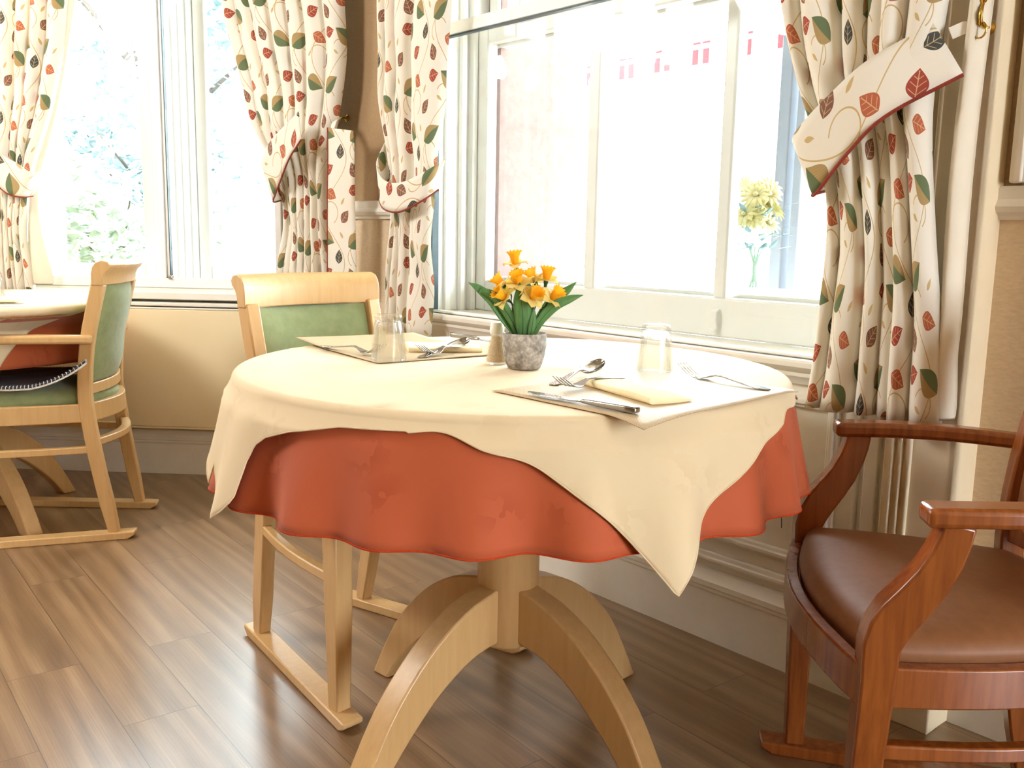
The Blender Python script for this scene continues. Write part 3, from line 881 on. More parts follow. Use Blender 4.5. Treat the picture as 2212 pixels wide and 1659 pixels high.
tag(cur_m, 'narrow leaf-print curtain at the left edge of the right window, behind the table', 'curtain', CL)
path = [(RW(-1.33, .005, 1.20), RW(-1.355, .005, 1.335))] + tie_path(rows, [((-.04, .0, 1.165), (-.06, .0, 1.275)), ((.02, .05, 1.105), (.0, .05, 1.205)), ((.25, .068, 1.062), (.25, .068, 1.150)),
        ((.66, .068, 1.052), (.70, .068, 1.140)), ((1.02, .045, 1.085), (1.10, .045, 1.175)), ((1.10, .0, 1.12), (1.16, .0, 1.205))])
mb, low = strip(path, None, 0.11)
tb = mb.build('curtain_tieback', M['curtain'], smooth=180, thick=0.003)
tag(tb, 'leaf-print tieback looped loosely round the narrow middle curtain', 'tieback', 'curtain tiebacks')
m_ = MB(); m_.tube([p + Vector((0, 0, -0.002)) for p in low], 0.003, 8); m_.build('piping', M['piping'], tb, smooth=60)

# curtain at the right side of the left window, wrapping round the corner
rows = [(3.05, xy(LW(.10, .08, 0)), xy(RW(-1.50, .08, 0)), 0.05),
        (2.45, xy(LW(.20, .08, 0)), xy(RW(-1.52, .08, 0)), 0.05),
        (1.82, xy(LW(.331, .08, 0)), xy(RW(-1.545, .08, 0)), 0.05),
        (1.50, xy(LW(.415, .09, 0)), xy(RW(-1.558, .08, 0)), 0.04),
        (1.35, xy(LW(.455, .10, 0)), xy(RW(-1.60, .09, 0)), 0.034),
        (1.19, xy(LW(.535, .10, 0)), xy(RW(-1.66, .09, 0)), 0.026),
        (1.05, xy(LW(.555, .09, 0)), xy(RW(-1.68, .08, 0)), 0.028),
        (0.83, xy(LW(.532, .08, 0)), xy(RW(-1.67, .07, 0)), 0.034),
        (0.66, xy(LW(.52, .08, 0)), xy(RW(-1.66, .07, 0)), 0.036)]
mb = drape_curtain(rows, [0, .09, .25, .42, .55, .68, .84, 1.0], recess=(.6, .5, 1, 1, .9, 1, .8), uoff=0.12)
cur_l = mb.build('curtain', M['curtain'], smooth=180, thick=0.002)
tag(cur_l, 'leaf-print curtain in the corner at the right side of the left window', 'curtain', CL)
path = tie_path(rows, [((.08, -.05, 1.10), (.06, -.05, 1.21)), ((-.04, .0, 1.098), (-.05, .0, 1.20)), ((.0, .045, 1.092), (-.05, .045, 1.205)), ((.16, .062, 1.118), (.08, .062, 1.245)),
        ((.42, .082, 1.172), (.36, .082, 1.300)), ((.66, .095, 1.240), (.60, .095, 1.345)), ((.86, .105, 1.30), (.80, .105, 1.392))])
mb, low = strip(path, None, 0.02)
tb = mb.build('curtain_tieback', M['curtain'], smooth=180, thick=0.003)
tag(tb, 'leaf-print tieback pulling in the corner curtain above the green chair', 'tieback', 'curtain tiebacks')
m_ = MB(); m_.tube([p + Vector((0, 0, -0.002)) for p in low], 0.003, 8); m_.build('piping', M['piping'], tb, smooth=60)
hook(RW(-1.665, .0, 1.392), RN, 'brass tieback hook on the brown wall in the corner', 0)
# second strap hanging straight down from the same hook
path = [(RW(-1.592, .13, 0.80), RW(-1.447, .10, 0.80)), (RW(-1.580, .135, 0.95), RW(-1.442, .105, 0.95)), (RW(-1.568, .14, 1.10), RW(-1.437, .11, 1.10)), (RW(-1.552, .145, 1.25), RW(-1.430, .115, 1.25)), (RW(-1.544, .15, 1.338), RW(-1.427, .12, 1.322))]
mb, low = strip(path, None, 0.05)
tb = mb.build('curtain_tieback', M['curtain'], smooth=180, thick=0.003)
tag(tb, 'loose leaf-print tieback strap hanging straight down beside the corner curtain', 'tieback', 'curtain tiebacks')
m_ = MB(); m_.tube(low, 0.0032, 8); m_.build('piping', M['piping'], tb, smooth=60)
m_ = MB(); m_.sweep([RW(-1.53, .14, 1.330), RW(-1.56, .115, 1.36), RW(-1.62, .060, 1.385)], 0.02, 0.003, RD); m_.build('loop_tab', M['curtain'], tb)

# curtain at the left side of the left window (mostly past the picture's edge)
rows = [(3.05, xy(LW(-.61, .07, 0)), xy(LW(-.06, .08, 0)), 0.05),
        (2.45, xy(LW(-.60, .07, 0)), xy(LW(-.12, .08, 0)), 0.05),
        (1.82, xy(LW(-.59, .07, 0)), xy(LW(-.245, .08, 0)), 0.05),
        (1.48, xy(LW(-.585, .08, 0)), xy(LW(-.312, .09, 0)), 0.045),
        (1.26, xy(LW(-.575, .09, 0)), xy(LW(-.385, .10, 0)), 0.036),
        (1.13, xy(LW(-.565, .09, 0)), xy(LW(-.425, .10, 0)), 0.028),
        (0.95, xy(LW(-.57, .08, 0)), xy(LW(-.455, .09, 0)), 0.032),
        (0.70, xy(LW(-.575, .07, 0)), xy(LW(-.440, .08, 0)), 0.036)]
mb = drape_curtain(rows, [0, .22, .42, .60, .78, 1.0], recess=(.9, 1, .8, 1, .8), uoff=0.17)
cur_0 = mb.build('curtain', M['curtain'], smooth=180, thick=0.002)
tag(cur_0, 'leaf-print curtain at the far left, on the left side of the left window', 'curtain', CL)
m_ = MB()
rl = []
for z, s0, s1 in ((2.45, -.14, -.09), (1.82, -.27, -.232), (1.48, -.33, -.30), (1.26, -.40, -.375), (1.13, -.45, -.425), (0.95, -.47, -.415), (0.80, -.475, -.375), (0.757, -.475, -.37)):
    rl.append([LW(s0 + (s1 - s0) * k / 8, 0.062 + 0.02 * math.sin(PI * k / 8), z) for k in range(9)])
m_.loft(rl, cap=False, closed_ring=False)
m_.build('lining', M['lining'], cur_0, smooth=180, thick=0.0015, subsurf=1)
path = tie_path(rows, [((.0, .04, 1.20), (.0, .04, 1.30)), ((.15, .062, 1.165), (.15, .062, 1.275)), ((.45, .066, 1.125), (.45, .066, 1.245)), ((.75, .066, 1.100), (.82, .066, 1.215)), ((1.0, .042, 1.093), (1.12, .042, 1.182)), ((1.0, -.03, 1.10), (1.10, -.03, 1.19))])
mb, low = strip(path, None, 0.01)
tb = mb.build('curtain_tieback', M['curtain'], smooth=180, thick=0.003)
tag(tb, 'leaf-print tieback round the far left curtain', 'tieback', 'curtain tiebacks')
m_ = MB(); m_.tube([p + Vector((0, 0, -0.002)) for p in low], 0.003, 8); m_.build('piping', M['piping'], tb, smooth=60)


# ------------------------------------------------------------------ chairs
def armchair(name, label, cat, loc, rotz, wd, up, arms, rw, fw, D, group=None, foot_in=0.0, seat_h=0.443, knee=False, top=0.885):
    t = thing(name, label, cat, loc, rotz, group)
    k = (fw - rw) / D
    rear = lambda sx: [(sx * rw, 0.0, 0.022), (sx * (rw + .010), .040, .26), (sx * (rw + .013), .060, .42), (sx * (rw + .014), .062, .50), (sx * (rw + .016), .047, .64), (sx * (rw + .018), .006, top - 0.07)]
    def rear_y(z):
        zz = [p[2] for p in rear(1)]; yy = [p[1] for p in rear(1)]
        return float(np.interp(z, zz, yy))
    def rear_x(z):
        return float(np.interp(z, [p[2] for p in rear(1)], [p[0] for p in rear(1)]))
    for sx in (-1, 1):
        m_ = MB(); P = smooth_interp(np.linspace(0, 1, 6), rear(sx), 14)
        m_.sweep([tuple(p) for p in P], [0.030] + [0.035] * 13, [0.032] + [0.040] * 13, Vector((1, 0, 0)))
        m_.build('leg', wd, t, bevel=0.004)
        fi = fw - foot_in
        pts = [(sx * fi, D, 0.022), (sx * (fi + (fw - fi) * .5), D, .25), (sx * fw, D - .002, seat_h - .02)]
        ws, hs = [0.034, 0.042, 0.046], [0.034, 0.042, 0.046]
        if arms:
            if knee:
                pts += [(sx * fw, D - .003, .455), (sx * fw, D - .010, .478), (sx * (fw + .001), D - .022, .500), (sx * (fw + .003), D - .042, .527), (sx * (fw + .004), D - .060, .555), (sx * (fw + .006), D - .073, .584), (sx * (fw + .007), D - .081, .610), (sx * (fw + .008), D - .085, .632)]
                ws += [0.042] * 3 + [0.040] * 3 + [0.038] * 2; hs += [0.050, 0.054, 0.055, 0.052, 0.048, 0.045, 0.043, 0.042]
            else:
                pts += [(sx * fw, D - .004, .50), (sx * (fw + .004), D - .012, .57), (sx * (fw + .006), D - .02, .632)]
                ws += [0.042, 0.038, 0.036]; hs += [0.044, 0.040, 0.038]
        m_ = MB(); m_.sweep(pts, ws, hs, Vector((1, 0, 0))); m_.build('leg', wd, t, bevel=0.004)
        # sledge runner
        m_ = MB(); rings = []
        xin = lambda y: sx * ((rw) + (fi - rw) / D * y)
        for y, z0 in ((-.062, .014), (-.058, .010), (-.040, .0), (D + .04, .0), (D + .058, .010), (D + .062, .014)):
            x = xin(y); rings.append([(x - .025, y, z0), (x + .025, y, z0), (x + .025, y, .024), (x - .025, y, .024)])
        m_.loft(rings); m_.build('runner', wd, t, bevel=0.003)
        # side stretcher, bowed a little
        m_ = MB(); pts = []
        for i in range(9):
            u = i / 8; y = 0.035 + (D - 0.035) * u
            pts.append((sx * (rw + .008 + (fw - foot_in * .4 - rw - .008) * u + .016 * math.sin(PI * u)), y, 0.296))
        m_.sweep(pts, 0.022, 0.022, Vector((1, 0, 0))); m_.build('stretcher', wd, t, bevel=0.003)
        if arms:
            m_ = MB(); pts, ws = [], []
            ext = 0.045 if not knee else 0.018
            for i in range(15):
                u = i / 14; y = rear_y(.64) - 0.02 + (D + ext - rear_y(.64) + .02 - (.06 if knee else 0.0)) * u
                x = rw + .040 + (fw + .010 - rw - .040) * u + .018 * math.sin(PI * u)
                pts.append((sx * x, y, (0.645 if not knee else 0.639) + .004 * math.sin(PI * u))); ws.append(0.034 + 0.016 * min(1, u * 1.6))
            m_.sweep(pts, ws, 0.027, Vector((1, 0, 0))); m_.build('arm', wd, t, bevel=0.008, seg=3)
    # back stretcher bowed to the rear
    m_ = MB()
    m_.sweep([(rear_x(.31) * (2 * i / 10 - 1), rear_y(.31) - .045 * math.sin(PI * i / 10), 0.318) for i in range(11)], 0.030, 0.022, [Vector((0, 1, 0))] * 11)
    m_.build('stretcher', wd, t, bevel=0.003)
    # seat frame
    def outline(inset, n=12):
        pts = []
        xr, xf, y0, y1 = rear_x(.42) - inset, fw - inset, rear_y(.42) + inset * .6, D + .012 - inset
        bow_f, bow_r, bow_s = 0.045, 0.05, 0.016
        for i in range(n): u = i / n; pts.append((-xr + 2 * xr * u, y0 - bow_r * math.sin(PI * u)))
        for i in range(n): u = i / n; pts.append((xr + (xf - xr) * u + bow_s * math.sin(PI * u), y0 + (y1 - y0) * u))
        for i in range(n): u = i / n; pts.append((xf - 2 * xf * u, y1 + bow_f * math.sin(PI * u)))
        for i in range(n): u = i / n; pts.append((-xf + (xf - xr) * u - bow_s * math.sin(PI * u), y1 + (y0 - y1) * u))
        return pts
    m_ = MB(); ol = outline(0.0); sides = []
    cx, cy = 0.0, D * .55
    for (x, y) in ol: sides.append(Vector((x - cx, y - cy, 0)))
    m_.sweep([(x, y, seat_h - 0.030) for x, y in ol], 0.022, 0.058, sides, loop=True)
    m_.build('seat_frame', wd, t, bevel=0.003)
    # upholstered seat
    m_ = MB(); rings = []
    base = outline(0.0135)
    for (sc, z) in ((1.0, seat_h - .02), (1.0, seat_h + .002), (1.012, seat_h + .009), (1.0, seat_h + .016), (0.975, seat_h + .024), (0.93, seat_h + .032), (0.8, seat_h + .039), (0.55, seat_h + .043), (0.25, seat_h + .045), (0.02, seat_h + .045)):
        rings.append([(cx + (x - cx) * sc, cy + (y - cy) * sc, z) for x, y in base])
    m_.loft(rings); m_.build('seat', up, t, smooth=60)
    # back: top rail with rolled edge
    prof = [(.018, -.075), (.018, -.040), (.013, -.020), (.003, -.006), (-.014, .0), (-.032, -.004), (-.040, -.014), (-.036, -.026), (-.024, -.036), (-.016, -.052), (-.014, -.075)]
    m_ = MB(); rings = []
    xt = rear_x(top) + .020; bow = .030
    for i in range(21):
        u = 2 * i / 20 - 1
        yb = rear_y(top - .06) - bow * (1 - u * u)
        rings.append([(xt * u, yb + py, top + pz) for py, pz in prof])
    m_.loft(rings); m_.build('top_rail', wd, t, smooth=45, bevel=0.002)
    # padded back panel
    m_ = MB(); rings = []
    z0, z1 = 0.505, top - .077
    for j in range(15):
        v = j / 14; z = z0 + (z1 - z0) * v
        xw = rear_x(z) - .019; ring = []
        thv = 0.006 + .017 * (1 - abs(2 * v - 1) ** 5)
        for i in range(17):
            u = 2 * i / 16 - 1
            ring.append((xw * u, rear_y(z) - bow * (1 - u * u) + thv * (1 - abs(u) ** 6 * .7), z))
        for i in range(16, -1, -1):
            u = 2 * i / 16 - 1
            ring.append((xw * u, rear_y(z) - bow * (1 - u * u) - thv * .9 * (1 - abs(u) ** 6 * .7), z))
        rings.append(ring)
    m_.loft(rings); m_.build('back_panel', up, t, smooth=60)
    m_ = MB()
    m_.sweep([((rear_x(.49) - .01) * (2 * i / 12 - 1), rear_y(.49) - bow * (1 - (2 * i / 12 - 1) ** 2), 0.486) for i in range(13)], 0.026, 0.034, [Vector((0, 1, 0))] * 13)
    m_.build('back_rail', wd, t, bevel=0.003)
    return t


armchair('dining_chair', 'pale beech dining chair with green back tucked behind the near round table', 'chair', (-0.491, 2.263, 0), math.atan2(-0.725, -0.69), M['beech'], M['green_velour'], False, 0.154, 0.243, 0.44, 'green upholstered chairs')
armchair('dining_armchair', 'beech armchair with green back and blue seat pad at the far left table', 'chair', (-1.292, 3.055, 0), math.atan2(0.985, -0.16), M['beech'], M['green_velour'], True, 0.175, 0.25, 0.46, 'green upholstered chairs')
armchair('dining_armchair', 'dark mahogany armchair with brown seat at the right of the near table', 'chair', (0.926, 1.400, 0), math.atan2(0.99, 0.13), M['mahogany'], M['brown_vinyl'], True, 0.18, 0.27, 0.40, None, 0.03, 0.425, True)

# quilted pad on the left armchair
pt = thing('seat_pad', 'dark blue quilted pad with white fleece underside lying on the left armchair', 'seat pad', (-1.292, 3.055, 0.488), math.atan2(0.985, -0.16))
def pad_pt(u, v, dz):
    x = -0.20 + 0.42 * u; y = 0.05 + 0.42 * v
    x += 0.03 * math.sin(3 * v)
    # the rear corner near the camera lifts off the seat
    lift = 0.075 * max(0.0, (0.38 - v) / 0.38) ** 1.6
    z = 0.006 + lift + 0.002 * math.sin(18 * u) * math.sin(15 * v)
    return Vector((-x, y, z + dz))
for nm, mm, dz in (('quilted_top', M['navy_quilt'], 0.009), ('fleece_backing', M['fleece'], 0.002)):
    m_ = MB(); N = 26
    rr = []
    for a in range(N):
        rr.append([pad_pt(a / (N - 1), c / (N - 1), dz) for c in range(N)])
    m_.loft(rr, cap=False, closed_ring=False); m_.build(nm, mm, pt, smooth=180, thick=0.005)
m_ = MB(); rim = [pad_pt(1, c / 40, .006) for c in range(41)] + [pad_pt(1 - c / 40, 1, .006) for c in range(1, 41)] + [pad_pt(0, 1 - c / 40, .006) for c in range(1, 41)] + [pad_pt(c / 40, 0, .006) for c in range(1, 40)]
for i in range(0, len(rim), 1):
    a = rim[i]; c = Vector((0, .26, .01)); d = (c - a).normalized()
    m_.tube([a - d * .002 + Vector((0, 0, -.004)), a - d * .004, a - d * .0 + Vector((0, 0, .008)), a + d * .008 + Vector((0, 0, .008))], 0.0012, 5)
m_.build('blanket_stitching', M['thread'], pt, smooth=60)


m_ = MB(); m_.tube([RW(.236, .014, .66), RW(.2365, .015, .50), RW(.237, .014, .40), RW(.239, .016, .36), RW(.2395, .014, .337)], .0012, 6)
tag(m_.build('cord', M['dark_gap'], smooth=60), 'thin dark cord hanging on the white panelling behind the orange cloth', 'cord')

# ------------------------------------------------------------------ tables
TR = 0.500
def round_table(label, loc, rotz, group):
    t = thing('dining_table', label, 'table', loc, rotz, group)
    m_ = MB(); m_.lathe([(0.0001, .710), (TR - .02, .710), (TR - .008, .716), (TR - .004, .726), (TR - .008, .735), (0.0001, .738)], 64); m_.build('tabletop', M['beech'], t, smooth=40)
    m_ = MB(); m_.lathe([(0.0001, .205), (.057, .205), (.060, .209), (.060, .70), (.10, .704), (.16, .7095), (.0001, .7095)], 40); m_.build('column', M['beech'], t, smooth=40)
    for k in range(4):
        a = PI / 4 + k * PI / 2
        c, s = math.cos(a), math.sin(a); m_ = MB(); rings = []
        prof_o = smooth_interp([0, .2, .4, .6, .8, 1], [(.048, .322), (.130, .300), (.215, .250), (.295, .172), (.352, .084), (.396, .0)], 20)
        prof_i = smooth_interp([0, .2, .4, .6, .8, 1], [(.048, .216), (.115, .203), (.185, .168), (.250, .116), (.306, .058), (.346, .0)], 20)
        for (ro, zo), (ri, zi) in zip(prof_o, prof_i):
            w = .026
            rings.append([(ro * c - w * s, ro * s + w * c, zo), (ro * c + w * s, ro * s - w * c, zo), (ri * c + w * s, ri * s - w * c, zi), (ri * c - w * s, ri * s + w * c, zi)])
        m_.loft(rings); m_.build('leg', M['beech'], t, bevel=0.004)
    return t


T1 = Vector((0.0, 1.74, 0)); T2 = Vector((-1.86, 3.09, 0))
round_table('round beech pedestal table under orange and cream cloths in the foreground', T1, 0.02, 'round pedestal tables')
round_table('round beech pedestal table at the far left behind the blue-padded armchair', T2, 0.25, 'round pedestal tables')


def gauss(a, c, w):
    d = (a - c + PI) % (2 * PI) - PI
    return math.exp(-(d / w) ** 2)


def drape_cloth(c, zt, R, dropf, outf, nth=360, nin=10, nd=22, crease=0.0):
    """cloth over a round top: flat, bent over the rim, then hanging"""
    rb = 0.012; m_ = MB(); rings, uvs = [], []
    ths = [2 * PI * k / nth for k in range(nth + 1)]
    rows = [('in', i / nin) for i in range(nin + 1)] + [('out', (j + 1) / nd) for j in range(nd)]
    for kind, q in rows:
        ring, uvr = [], []
        for th in ths:
            Rm = R - rb
            drop = dropf(th)
            if kind == 'in':
                rho = max(0.002, q * min(Rm, R + drop))
            else:
                rho = Rm + q * max(0.0, (drop + rb * 0.57)) if R + drop > Rm else R + drop
            if rho <= Rm + 1e-6:
                r, z = rho, zt + (crease * (math.exp(-abs(rho * math.sin(th - 1.19)) / .012) + .6 * math.exp(-abs(rho * math.sin(th - 1.19 + PI / 2)) / .012)) if rho > 0.03 else 0)
            else:
                s = rho - Rm; arc = rb * PI / 2
                if s < arc:
                    a = s / rb; r, z = Rm + rb * math.sin(a), zt - rb * (1 - math.cos(a))
                else:
                    h = s - arc
                    r = R + outf(th, h, drop) * min(1.0, h / 0.03); z = zt - rb - h * 0.985
            ring.append(c + Vector((r * math.cos(th), r * math.sin(th), z))); uvr.append((rho * math.cos(th), rho * math.sin(th)))
        rings.append(ring); uvs.append(uvr)
    m_.loft(rings, cap=False, closed_ring=False, uvs=uvs)
    return m_, rings


def hangfolds(th, h):
    k = min(1.0, h / 0.17) ** 1.3
    f = 0.35 * math.sin(14 * th + 0.6) + 0.75 * math.sin(23 * th + 1.9) + 0.3 * math.sin(9 * th + 0.2)
    return k * f

D2 = math.radians
def orange_out(th, h, drop): return 0.004 + 0.16 * h + 0.017 * hangfolds(th, h)
mb, rings = drape_cloth(T1, 0.7405, 0.503, lambda th: 0.188, orange_out, nd=14)
ob = mb.build('tablecloth', M['orange_cloth'], smooth=180, thick=0.001)
tag(ob, 'round burnt-orange cloth hanging beneath the cream cloth on the near table', 'tablecloth', 'orange undercloths')
m_ = MB(); m_.tube(rings[-1][:-1], 0.0016, 6, loop=True); m_.build('hem', M['orange_hem'], ob, smooth=60)

CORN = [D2(-66.5), D2(-146), D2(113.5), D2(23.5)]
_cs = sorted(c_ % (2 * PI) for c_ in CORN)
HB = 0.530
def cream_drop(th):
    t_ = th % (2 * PI)
    a_ = max([c_ for c_ in _cs if c_ <= t_] or [_cs[-1] - 2 * PI])
    b_ = min([c_ for c_ in _cs if c_ > t_] or [_cs[0] + 2 * PI])
    phi = ((t_ - a_) / (b_ - a_) - .5) * PI / 2
    q_ = math.degrees(th - 2 * PI * round(th / (2 * PI)))
    if -153 < q_ < -106:      # the left corner folds over itself: a short steep edge, then a broad flap
        return float(np.interp(-q_, [106, 118, 128, 134, 137, 138.5, 139.6, 141.5, 144, 147, 153], [.025, .029, .047, .064, .080, .110, .168, .190, .205, .192, .135]))
    base = HB / math.cos(phi) - 0.506
    return min(base, 0.248)  + 0.004 * math.sin(26 * th) * (1 - gauss(th, CORN[0], .3))
def cream_out(th, h, drop):
    o = 0.008 + 0.16 * h + 0.017 * hangfolds(th, h) + 0.004
    kk = min(1.0, h / 0.2)
    o += kk * (0.016 * gauss(th, CORN[0], .10) - 0.020 * gauss(th, CORN[0] - .20, .07) - .016 * gauss(th, CORN[0] + .22, .10))
    o += kk * (0.016 * gauss(th, CORN[1] + .04, .16) + 0.022 * gauss(th, CORN[1] + .24, .06) - .012 * gauss(th, CORN[1] + .36, .06))
    return max(o, orange_out(th, h, drop) + 0.0035)
mb, rings = drape_cloth(T1, 0.7435, 0.506, cream_drop, cream_out, nth=640, nd=24, crease=0.0015)
oc = mb.build('tablecloth', M['cream_cloth'], smooth=180, thick=0.001)
tag(oc, 'square cream damask cloth with corners hanging down over the near table', 'tablecloth', 'cream overcloths')
m_ = MB(); m_.tube(rings[-1][:-1], 0.0013, 6, loop=True); m_.build('hem', M['cream_cloth'], oc, smooth=60)

# far table: the armchair's arms push the cloth in below the rim
def push(th): return gauss(th, D2(-38), 0.95)
def o2(th, h, drop): return (0.004 + 0.12 * h + 0.012 * hangfolds(th + 1.1, h)) * (1 - push(th)) - push(th) * (0.13 * min(1, h / .07) ** .8 - 0.08 * max(0, h - .1))
mb, rings = drape_cloth(T2, 0.7405, 0.503, lambda th: 0.20, o2, nd=14)
o_ = mb.build('tablecloth', M['orange_cloth'], smooth=180, thick=0.001)
tag(o_, 'orange undercloth showing below the cream cloth on the far left table', 'tablecloth', 'orange undercloths')
C2 = [D2(-48), D2(-138), D2(132), D2(42)]
def c2_drop(th):
    d = min(abs((th - (c_ + PI / 4) + PI) % (2 * PI) - PI) for c_ in C2)
    return min(0.545 / math.cos(min(d, PI / 4)) - 0.506, 0.26) - 0.03 * gauss(th, D2(0), .3)
def c2_out(th, h, drop): return max(o2(th, h, drop) + 0.006, -0.14)
mb, rings = drape_cloth(T2, 0.7435, 0.506, lambda th: max(c2_drop(th), 0.01), c2_out, nd=20)
o_ = mb.build('tablecloth', M['cream_cloth'], smooth=180, thick=0.001)
tag(o_, 'cream cloth on the far left table, pushed in by the chair arms', 'tablecloth', 'cream overcloths')


# ------------------------------------------------------------------ table setting
ZT = 0.7450
def placemat(label, corners, zf, grp='vinyl place mats'):
    m_ = MB(); N = 24; rr, uu = [], []
    a, b_, c, d = [Vector((p[0], p[1], 0)) for p in corners]
    for i in range(N + 1):
        ring, uvr = [], []
        for j in range(N + 1):
            u, v = i / N, j / N
            p = (a * (1 - u) + b_ * u) * (1 - v) + (d * (1 - u) + c * u) * v
            p.z = zf(u, v, p); ring.append(p); uvr.append((u * 0.30, v * 0.42))
        rr.append(ring); uu.append(uvr)
    m_.loft(rr, cap=False, closed_ring=False, uvs=uu)
    o = m_.build('placemat', M['placemat'], smooth=180, thick=0.0012)
    return tag(o, label, 'place mat', grp)


def bend_rim(u, v, p):
    r = math.hypot(p.x - T1.x, p.y - T1.y)
    return ZT + 0.0012 - max(0, r - 0.505) ** 1.5 * 0.7 + 0.0006 * math.sin(14 * u) * math.sin(9 * v)
placemat('beige woven vinyl place mat at the near setting, front corner over the rim', [(-.030, 1.430), (.174, 1.203), (.462, 1.490), (.256, 1.708)], bend_rim)
def stiff(u, v, p):
    r = math.hypot(p.x - T1.x, p.y - T1.y)
    return ZT + 0.0014 + max(0, r - 0.40) * 0.07 + .0015 * math.sin(PI * u) ** 2 * (v < .5)
placemat('beige woven vinyl place mat at the back setting by the green chair, corner lifting', [(-.470, 2.018), (-.249, 1.714), (-.012, 1.890), (-.234, 2.192)], stiff)


def fork_mesh(L=0.19):
    xs = [0, .006, .02, .045, .07, .095, .108, .118, .128, .138, .146]
    zs = [.0016, .0018, .0024, .0045, .0075, .0108, .0108, .0085, .005, .0024, .0022]
    ws = [.010, .0155, .0175, .0135, .0095, .0065, .0065, .010, .018, .0235, .0245]
    hs = [.0016, .0020, .0022, .0024, .0026, .0030, .0028, .0020, .0016, .0015, .0015]
    m_ = MB()
    m_.sweep([(x, 0, z) for x, z in zip(xs, zs)], ws, hs, Vector((0, 1, 0)))
    t = MB()
    for y in (-.0105, -.0035, .0035, .0105):
        pts = [(.144, y, .0022), (.155, y, .0038), (.167, y, .0085), (.178, y, .0150), (.190, y * .96, .0225)]
        t.sweep(pts, [.0036, .0036, .0032, .0028, .0016], [.0015, .0015, .0014, .0013, .0010], Vector((0, 1, 0)))
    return m_, t


def spoon_mesh():
    xs = [0, .006, .02, .045, .07, .095, .110, .122, .130]
    zs = [.0016, .0018, .0024, .0055, .010, .014, .0135, .0110, .0095]
    ws = [.010, .0155, .0175, .0135, .0095, .0065, .0060, .0070, .0095]
    hs = [.0016, .0020, .0022, .0024, .0026, .0030, .0030, .0024, .0018]
    m_ = MB(); m_.sweep([(x, 0, z) for x, z in zip(xs, zs)], ws, hs, Vector((0, 1, 0)))
    b_ = MB(); rr = []
    for i in range(15):
        q = i / 14; a = math.pi * q
        x = .157 - .031 * math.cos(a)
        w = .0195 * math.sin(a) ** .75 * (1 + .10 * math.cos(a)) + .0006
        rim = .0085 + .016 * q ** 1.3
        ring = []
        for j in range(11):
            v = 2 * j / 10 - 1
            ring.append((x, w * v, rim - .0085 * (1 - v * v) * math.sin(a) ** .8))
        rr.append(ring)
    b_.loft(rr, cap=False, closed_ring=False)
    return m_, b_


def knife_mesh():
    h = MB()
    xs = [0, .004, .02, .06, .085, .096, .100]
    h.sweep([(x, 0, .0055) for x in xs], [.011, .0150, .0152, .0140, .0120, .0100, .0080], [.007, .0095, .0095, .0085, .0072, .0062, .004], Vector((0, 1, 0)))
    b_ = MB()
    xs = [.098, .104, .112, .135, .165, .190, .201, .205]
    ws = [.0075, .0095, .0165, .0180, .0185, .0165, .0105, .004]
    ys = [0, 0, .0010, .0012, .0012, .0000, -.0015, -.0025]
    b_.sweep([(x, y, .0045) for x, y in zip(xs, ys)], ws, [.003, .0022, .0016, .0015, .0014, .0013, .0010, .0008], Vector((0, 1, 0)))
    return h, b_


def cutlery(kind, label, p, d, z=ZT + .002, pitch=0.0, grp=None):
    t = thing(kind, label, kind, (p[0], p[1], z), 0, grp or 'steel ' + kind + 's on the near table')
    t.rotation_euler = (0, -pitch, math.atan2(d[1], d[0]))
    if kind == 'fork':
        a, b_ = fork_mesh(); a.build('handle', M['steel'], t, bevel=0.0006); b_.build('tines', M['steel'], t, bevel=0.0003)
    elif kind == 'spoon':
        a, b_ = spoon_mesh(); a.build('handle', M['steel'], t, bevel=0.0006); b_.build('bowl', M['steel'], t, smooth=180, thick=0.0012)
    else:
        a, b_ = knife_mesh(); a.build('handle', M['steel'], t, bevel=0.002); b_.build('blade', M['steel'], t, bevel=0.0004)
    return t


cutlery('knife', 'steel table knife along the front edge of the near place mat', (.1726, 1.254), (-.726, .688))
cutlery('fork', 'steel fork with raised tines at the right edge of the near place mat', (.411, 1.476), (-.60, .80))
cutlery('spoon', 'steel dessert spoon beneath the crossed fork at the near setting', (.064, 1.483), (.49, .87))
cutlery('fork', 'steel fork crossed over the spoon at the near setting', (.188, 1.556), (-.62, -.78), ZT + .006)
cutlery('fork', 'steel fork at the far left of the back setting beside the upturned glass', (-.392, 1.906), (.747, -.664), ZT + .006)
cutlery('fork', 'steel fork crossed over the spoon at the back setting, by the napkin', (-.075, 1.945), (-.555, -.83), ZT + .006)
cutlery('spoon', 'steel spoon at the back setting with its bowl beside the pepper shaker', (-.180, 1.786), (.437, .90))
cutlery('knife', 'steel knife at the rear of the back setting, partly on the napkin', (-.1385, 2.115), (.66, -.755), ZT + .008)


